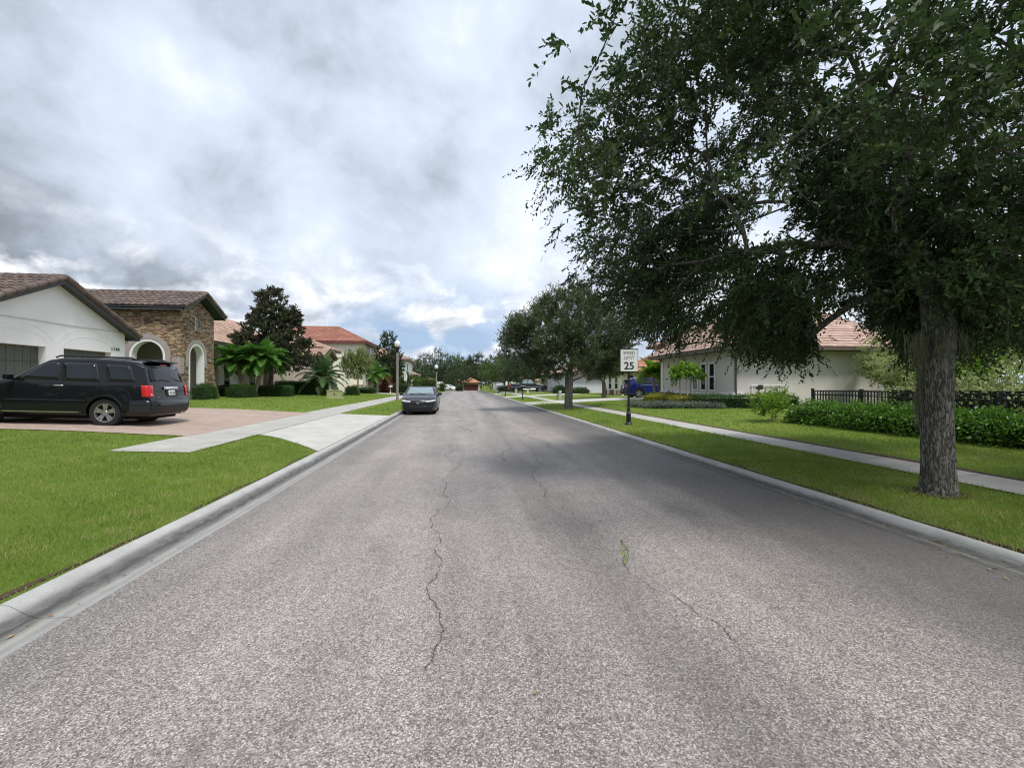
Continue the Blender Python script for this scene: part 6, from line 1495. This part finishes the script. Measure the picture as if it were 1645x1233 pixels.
for nm, pts in (('front_window', [(.82, .95), (-.18, .95), (-.16, 1.27), (.22, 1.28)]), ('rear_door_window', [(-.26, .95), (-1.15, .97), (-.85, 1.22), (-.24, 1.28)])): c.patch(r, nm, M_GLASS, pts, sd_, r=.04, off=.006)
for sd in (1, -1):
    rows = []
    for z0, z1 in ((0, .035), (1, .035)):
        row = []
        for k in range(6): y = .36 + k * .085; zc = .655 + .035 * (k / 5); p = c.on_front(sd * y, zc + (z0 - .5) * .06, 1, .012); row.append(p)
        hw = c.sidez(sp['L'] / 2, .7); row += [c.on_side(2.31 - .11 * k, .70 + (z0 - .5) * .065, sd, .012) for k in range(4)]
        rows.append(row)
    mb = MB(); mb.grid(rows); o = mb.build('headlight', M_LENS, r, smooth=70); md = o.modifiers.new('t', 'SOLIDIFY'); md.thickness = .012; md.offset = 0
    c.patch(r, 'fog_intake', M_PLASTIC, [(sd * .50, .27), (sd * .70, .25), (sd * .70, .44), (sd * .56, .40)], c.on_front, (1,), r=.03, off=.006)
    c.patch(r, 'tail_light', M_TAILRED, [(sd * .36, .76), (sd * .72, .76), (sd * .72, .88), (sd * .36, .86)], c.on_rear, (1,), r=.03, off=.008)
c.patch(r, 'grille', M_PLASTIC, [(-.36, .53), (.36, .53), (.40, .67), (-.40, .67)], c.on_front, (1,), r=.03, off=.008)
c.patch(r, 'lower_grille', M_PLASTIC, [(-.52, .22), (.52, .22), (.44, .46), (-.44, .46)], c.on_front, (1,), r=.04, off=.008)
mb = MB(); p = c.on_front(0, .60, 1, .02)
for y in (-.038, .038): mb.box(p[0], p[0] + .012, y - .012, y + .012, .56, .645)
mb.box(p[0], p[0] + .012, -.026, .026, .592, .612)
for (a, b_, e, f_) in ((-.062, .062, .648, .656), (-.062, .062, .549, .557), (-.062, -.054, .557, .648), (.054, .062, .557, .648)): mb.box(p[0], p[0] + .010, a, b_, e, f_)
mb.build('emblem', M_CHROME, r)
mirror(r, c, .72, .95, M_PLASTIC); wheels(r, sp, spokes=5, rim=.7)
for sd in (1, -1):
    for x_ in (-.1, -1.0):
        mb = MB(); z = .83; mb.tube([(x_, sd * (c.sidez(x_, z) + .004), z), (x_ - .03, sd * (c.sidez(x_, z) + .028), z), (x_ - .17, sd * (c.sidez(x_, z) + .028), z), (x_ - .2, sd * (c.sidez(x_, z) + .004), z)], .012, 6); mb.build('door_handle', M_CARGREY, r, smooth=60)
mb = MB(); mb.box(-2.0, 2.1, -.7, .7, .12, .165); mb.build('underbody', M_WELL, r)
for y0, y1 in ((-.55, .02), (.0, .55)):
    mb = MB(); mb.tube([c.on_top(1.12, y0, 1, .014), c.on_top(1.02, y1, 1, .014)], .010, 5); mb.build('wiper', M_PLASTIC, r)

# ---------------- blue crossover on the right drive
sp = dict(L=4.45, W=1.86, H=1.66, belt=1.02, tum=.20, axles=(1.36, -1.32), R=.36, tw=.23, zb=.24, rr=.14, nose=.6, nosein=.17, tail=.55, tailin=.13, fbul=.13, rbul=.09, gap=.06, crown=.02, crease=.008,
    top=[(-2.22, 1.18), (-2.05, 1.38), (-1.8, 1.54), (-1.2, 1.635), (-.4, 1.65), (.05, 1.60), (.45, 1.42), (.95, 1.13), (1.15, 1.08), (1.7, 1.0), (2.05, .92), (2.22, .80)],
    front=[(.2, 2.14), (.4, 2.2), (.6, 2.22), (.8, 2.19), (1.0, 2.08), (1.7, 1.9)], rear=[(.2, -2.14), (.5, -2.22), (.85, -2.2), (1.05, -2.14), (1.4, -2.0), (1.7, -1.85)])
r = thing('blue_suv', 'deep blue crossover parked nose in on the right drive', 'SUV', (15.0, 33.75, zg(14.7, 33) + .03), 0)
c = Car(sp); c.body(r, M_CARBLUE); sd_ = c.on_side
c.patch(r, 'windscreen', M_GLASSC, [(.98, -.68), (.12, -.56), (.12, .56), (.98, .68)], c.on_top, (1,), r=.05, off=.006)
for nm, pts in (('front_window', [(.72, 1.08), (-.22, 1.08), (-.2, 1.46), (.10, 1.45)]), ('rear_door_window', [(-.30, 1.08), (-1.08, 1.10), (-.98, 1.46), (-.28, 1.46)]), ('quarter_window', [(-1.16, 1.12), (-1.62, 1.20), (-1.25, 1.42), (-1.08, 1.44)])): c.patch(r, nm, M_GLASS, pts, sd_, r=.05, off=.006)
c.patch(r, 'rear_window', M_GLASS, [(-.66, 1.10), (.66, 1.10), (.5, 1.42), (-.5, 1.42)], c.on_rear, (1,), r=.06, off=.012)
for sd in (1, -1):
    c.patch(r, 'tail_light', M_TAILRED, [(sd * .34, .92), (sd * .74, .90), (sd * .72, 1.03), (sd * .34, 1.0)], c.on_rear, (1,), r=.03, off=.012)
    c.patch(r, 'headlight', M_LENS, [(1.75, .78), (2.15, .74), (2.15, .86), (1.8, .90)], sd_, (sd,), r=.03, off=.008)
    mb = MB(); P = [c.on_side(.85 - k * .2, .40, sd, .006) for k in range(10)]; mb.tube(P, .05, 6, up=(0, 1, 0)); mb.build('sill_cladding', M_PLASTIC, r, smooth=60)
    mb = MB(); P = [c.on_side(.75 - k * .25, 1.03, sd, .003) for k in range(9)]; mb.tube(P, .012, 5, up=(0, 1, 0)); mb.build('chrome_strip', M_CHROME, r, smooth=60)
c.patch(r, 'lower_bumper', M_PLASTIC, [(-.75, .27), (.75, .27), (.78, .60), (-.78, .60)], c.on_rear, (1,), r=.05, off=.012)
c.patch(r, 'licence_plate', M_PLATE, [(-.15, .74), (.15, .74), (.15, .86), (-.15, .86)], c.on_rear, (1,), r=.01, off=.014)
arches(r, c, sp, M_PLASTIC, .045); wheels(r, sp, spokes=5, rim=.68); mirror(r, c, .72, 1.06, M_CARBLUE)
mb = MB(); mb.box(-1.95, 2.0, -.7, .7, .16, .235); mb.build('underbody', M_WELL, r)

# ---------------- dark pickup in the third right drive
sp = dict(L=5.6, W=2.0, H=1.88, belt=1.24, tum=.15, axles=(1.75, -1.75), R=.40, tw=.26, zb=.38, rr=.10, nose=.5, nosein=.10, tail=.3, tailin=.04, fbul=.08, rbul=.02, gap=.07, crown=.02,
    top=[(-2.8, 1.24), (-1.15, 1.25), (-1.08, 1.27), (-.92, 1.80), (-.6, 1.85), (.3, 1.85), (.62, 1.78), (1.2, 1.28), (1.35, 1.22), (2.3, 1.17), (2.65, 1.08), (2.8, .9)],
    front=[(.38, 2.75), (.6, 2.8), (1.0, 2.79), (1.9, 2.7)], rear=[(.38, -2.75), (.6, -2.8), (1.25, -2.78), (1.9, -2.7)])
r = thing('pickup_truck', 'dark navy crew cab pickup seen side on in front of the far oaks', 'pickup truck', (9.35, 64.0, zg(9.3, 64) + .02), 0)
c = Car(sp); c.body(r, M_CARNAVY); sd_ = c.on_side
c.patch(r, 'windscreen', M_GLASSC, [(1.2, -.72), (.6, -.62), (.6, .62), (1.2, .72)], c.on_top, (1,), r=.05, off=.006)
for nm, pts in (('front_window', [(.92, 1.29), (-.02, 1.29), (0., 1.68), (.52, 1.68)]), ('rear_door_window', [(-.1, 1.29), (-.85, 1.29), (-.8, 1.68), (-.08, 1.68)])): c.patch(r, nm, M_GLASSC, pts, sd_, r=.05, off=.006)
mb = MB(); mb.box(-2.72, -1.2, -.78, .78, 1.255, 1.275); mb.build('bed_cover', M_PLASTIC, r)
for sd in (1, -1):
    mb = MB(); P = [c.on_side(1.1 - k * .25, .52, sd, .02) for k in range(9)]; mb.tube(P, .035, 6, up=(0, 1, 0)); mb.build('side_step', M_CHROME, r, smooth=60)
    mb = MB(); P = [c.on_side(2.5 - k * .5, .80, sd, .006) for k in range(11)]; mb.tube(P, .02, 5, up=(0, 1, 0)); mb.build('side_moulding', M_CHROME, r, smooth=60)
    c.patch(r, 'tail_light', M_TAILRED, [(-2.58, .85), (-2.76, .85), (-2.76, 1.15), (-2.58, 1.15)], sd_, (sd,), r=.02, off=.008)
arches(r, c, sp, M_CARNAVY, .04); wheels(r, sp, spokes=5, rim=.66); mirror(r, c, .95, 1.28, M_PLASTIC)
# ---------------- white cars far off
sp = dict(L=4.5, W=1.82, H=1.50, belt=.96, tum=.2, axles=(1.38, -1.3), R=.33, tw=.21, zb=.2, rr=.13, nose=.6, nosein=.17, tail=.5, tailin=.12, fbul=.13, rbul=.07, gap=.05, crown=.02,
    top=[(-2.25, 1.05), (-2.0, 1.22), (-1.5, 1.40), (-.7, 1.48), (0., 1.47), (.4, 1.36), (.95, 1.05), (1.2, .98), (1.75, .93), (2.1, .86), (2.25, .74)],
    front=[(.2, 2.18), (.5, 2.25), (.75, 2.2), (1.5, 2.0)], rear=[(.2, -2.2), (.6, -2.25), (1.0, -2.2), (1.5, -2.0)])
def white_car(label, loc, rz, group=None):
    r = thing('white_car', label, 'car', loc, rz, group); c = Car(sp); c.body(r, M_CARWHITE)
    c.patch(r, 'windscreen', M_GLASS, [(.98, -.68), (.3, -.56), (.3, .56), (.98, .68)], c.on_top, (1,), r=.05, off=.006)
    for nm, pts in (('front_window', [(.7, 1.0), (-.2, 1.0), (-.18, 1.33), (.2, 1.33)]), ('rear_door_window', [(-.28, 1.0), (-1.3, 1.03), (-1.0, 1.3), (-.26, 1.33)])): c.patch(r, nm, M_GLASS, pts, c.on_side, r=.04, off=.006)
    for sd in (1, -1): c.patch(r, 'headlight', M_LENS, [(sd * .45, .68), (sd * .72, .68), (sd * .72, .8), (sd * .45, .76)], c.on_front, (1,), r=.02, off=.01)
    c.patch(r, 'grille', M_PLASTIC, [(-.35, .42), (.35, .42), (.35, .62), (-.35, .62)], c.on_front, (1,), r=.03, off=.008)
    wheels(r, sp, spokes=5); return r
w1 = white_car('white car angled at the end of the street beside the lamp', (-3.6, 106, zg(-3.6, 106) + .02), math.radians(-42), 'white cars at the far end')
copy_tree(w1, (-6.2, 112, zg(-6.2, 112) + .02), math.radians(-60), 1.0, 'second white car half hidden behind the first white car', 'white cars at the far end')
copy_tree(w1, (8.3, 98, zg(8.3, 98) + .02), math.radians(75), 1.0, 'white car half hidden by the farthest mailbox on the right', 'white cars at the far end')
# ================================================================= sky, sun, camera
SUN_EL, SUN_AZ = math.radians(60), math.radians(152)      # azimuth clockwise from +Y
W = bpy.data.worlds.new('World'); SC.world = W; W.use_nodes = True
t = NT(W)
sky = t('ShaderNodeTexSky', sky_type='NISHITA', sun_disc=False, sun_elevation=SUN_EL, sun_rotation=SUN_AZ, air_density=1.1, dust_density=1.5, ozone_density=1.5)
D = t('ShaderNodeTexCoord').outputs['Generated']
sp = t('ShaderNodeSeparateXYZ'); t.put(sp.inputs[0], D); dx, dy, dz = sp.outputs
h = t.math('MAXIMUM', dz, 0.0)
den = t.math('ADD', h, .22)
def comb(a, b_, c):
    nd = t('ShaderNodeCombineXYZ'); t.put(nd.inputs[0], a); t.put(nd.inputs[1], b_); t.put(nd.inputs[2], c); return nd.outputs[0]
P2 = comb(t.math('MULTIPLY_ADD', dx, 1.0, 4.1), dy, t.math('MULTIPLY', dz, 1.2))
deck = t.noise(P2, 2.1, 9, .54, .3)
deck2 = t.noise(P2, 4.6, 9, .55, .25)
# grey mass towards the left of the street
def toward(az, el, lo, hi):
    a, e = math.radians(az), math.radians(el); v = t('ShaderNodeVectorMath', operation='DOT_PRODUCT'); t.put(v.inputs[0], D)
    v.inputs[1].default_value = (math.sin(a) * math.cos(e), math.cos(a) * math.cos(e), math.sin(e))
    return t.ramp(v.outputs['Value'], [(lo, 0.), (hi, 1.)])
lowf = t.noise(P2, 2.6, 6, .55, .3)
left = t.math('MULTIPLY', toward(-36, 17, .72, .98), t.ramp(t.math('ADD', lowf, 0.0), [(.3, .35), (.6, 1.)]))
bright = t.math('ADD', t.math('MULTIPLY_ADD', deck, .66, -.035), t.math('MULTIPLY_ADD', deck2, .56, -.065))
bright = t.math('SUBTRACT', bright, t.math('MULTIPLY', left, .14))
bright = t.math('ADD', bright, t.math('MULTIPLY', toward(4, 24, .62, .97), .075))
hi = t.ramp(bright, [(.24, (.16, .185, .215)), (.35, (.26, .295, .34)), (.45, (.43, .485, .57)), (.53, (.54, .61, .72)), (.62, (.62, .69, .80)), (.72, (.80, .855, .95))])
# heaped clouds low over the far trees with blue between them
az = t.math('ARCTAN2', dx, dy)
PC = comb(t.math('MULTIPLY', az, 5.4), t.math('MULTIPLY', dz, 7.6), 3.7)
PC2 = comb(t.math('MULTIPLY_ADD', az, 5.4, .08), t.math('MULTIPLY_ADD', dz, 7.6, .16), 3.7)
cu = t.noise(PC, 1.25, 10, .55, .25); cu2 = t.noise(PC2, 1.25, 10, .55, .25)
lit = t.ramp(t.math('MULTIPLY_ADD', t.math('SUBTRACT', cu, cu2), 2.6, .5), [(.2, (.44, .475, .53)), (.5, (.66, .70, .765)), (.8, (.92, .94, .97))])
band = t.ramp(dz, [(.0, 1.), (.17, .95), (.31, 0.)])
gn = t.noise(comb(t.math('MULTIPLY', az, 7.0), t.math('MULTIPLY', dz, 13.0), 9.1), 1.3, 9, .55, .3)
gapf = t.math('MULTIPLY', t.ramp(gn, [(.46, 1.), (.58, 0.)]), t.ramp(dz, [(.0, 1.), (.12, .85), (.25, 0.)]))
skyc = t.mix(1.0, sky.outputs[0], (.072, .085, .105, 1), 'MULTIPLY')
blue = t.mix(.8, skyc, (.31, .43, .63))
c = t.mix(t.math('MULTIPLY', t.ramp(cu, [(.42, 0.), (.54, 1.)]), band), hi, lit)
gap = t.math('MULTIPLY', gapf, toward(-3, 4, .955, .99))
gap = t.math('MAXIMUM', gap, t.math('MULTIPLY', gapf, .12))
c = t.mix(gap, c, blue)
c = t.mix(t.ramp(dz, [(-.02, 1.), (.0, 0.)]), c, (.30, .31, .30))
bg = t('ShaderNodeBackground'); t.put(bg.inputs[0], c); bg.inputs[1].default_value = 1.0
wo = t('ShaderNodeOutputWorld'); t.l.new(bg.outputs[0], wo.inputs[0])

L = bpy.data.lights.new('sun', 'SUN'); L.energy = 2.4; L.angle = math.radians(14); L.color = (1.0, .965, .91)
so = bpy.data.objects.new('sun', L); COL.objects.link(so)
sd = Vector((math.sin(SUN_AZ) * math.cos(SUN_EL), math.cos(SUN_AZ) * math.cos(SUN_EL), math.sin(SUN_EL)))
so.rotation_euler = sd.to_track_quat('Z', 'Y').to_euler(); so.location = (0, 0, 30)

cd = bpy.data.cameras.new('camera'); cam = bpy.data.objects.new('camera', cd); COL.objects.link(cam)
cd.sensor_width = 36; cd.sensor_fit = 'HORIZONTAL'; cd.lens = 36 * FPX / 1645; cd.clip_end = 3000; cd.clip_start = .05
cam.location = (0, 0, EYE); cam.rotation_euler = (PI / 2, 0, -TH)
SC.camera = cam
SC.view_settings.view_transform = 'Standard'; SC.view_settings.look = 'None'; SC.view_settings.gamma = 1; SC.view_settings.exposure = 0.4
SC.cycles.max_bounces = 6; SC.cycles.diffuse_bounces = 3; SC.cycles.transparent_max_bounces = 6
SC.cycles.use_denoising = True; SC.cycles.denoiser = 'OPENIMAGEDENOISE'; SC.cycles.denoising_input_passes = 'RGB_ALBEDO_NORMAL'; SC.cycles.denoising_prefilter = 'ACCURATE'; SC.cycles.use_adaptive_sampling = False; SC.cycles.sample_clamp_indirect = 4.0
W.cycles.sampling_method = 'MANUAL'; W.cycles.sample_map_resolution = 1024
SC.cycles.filter_width = 1.1
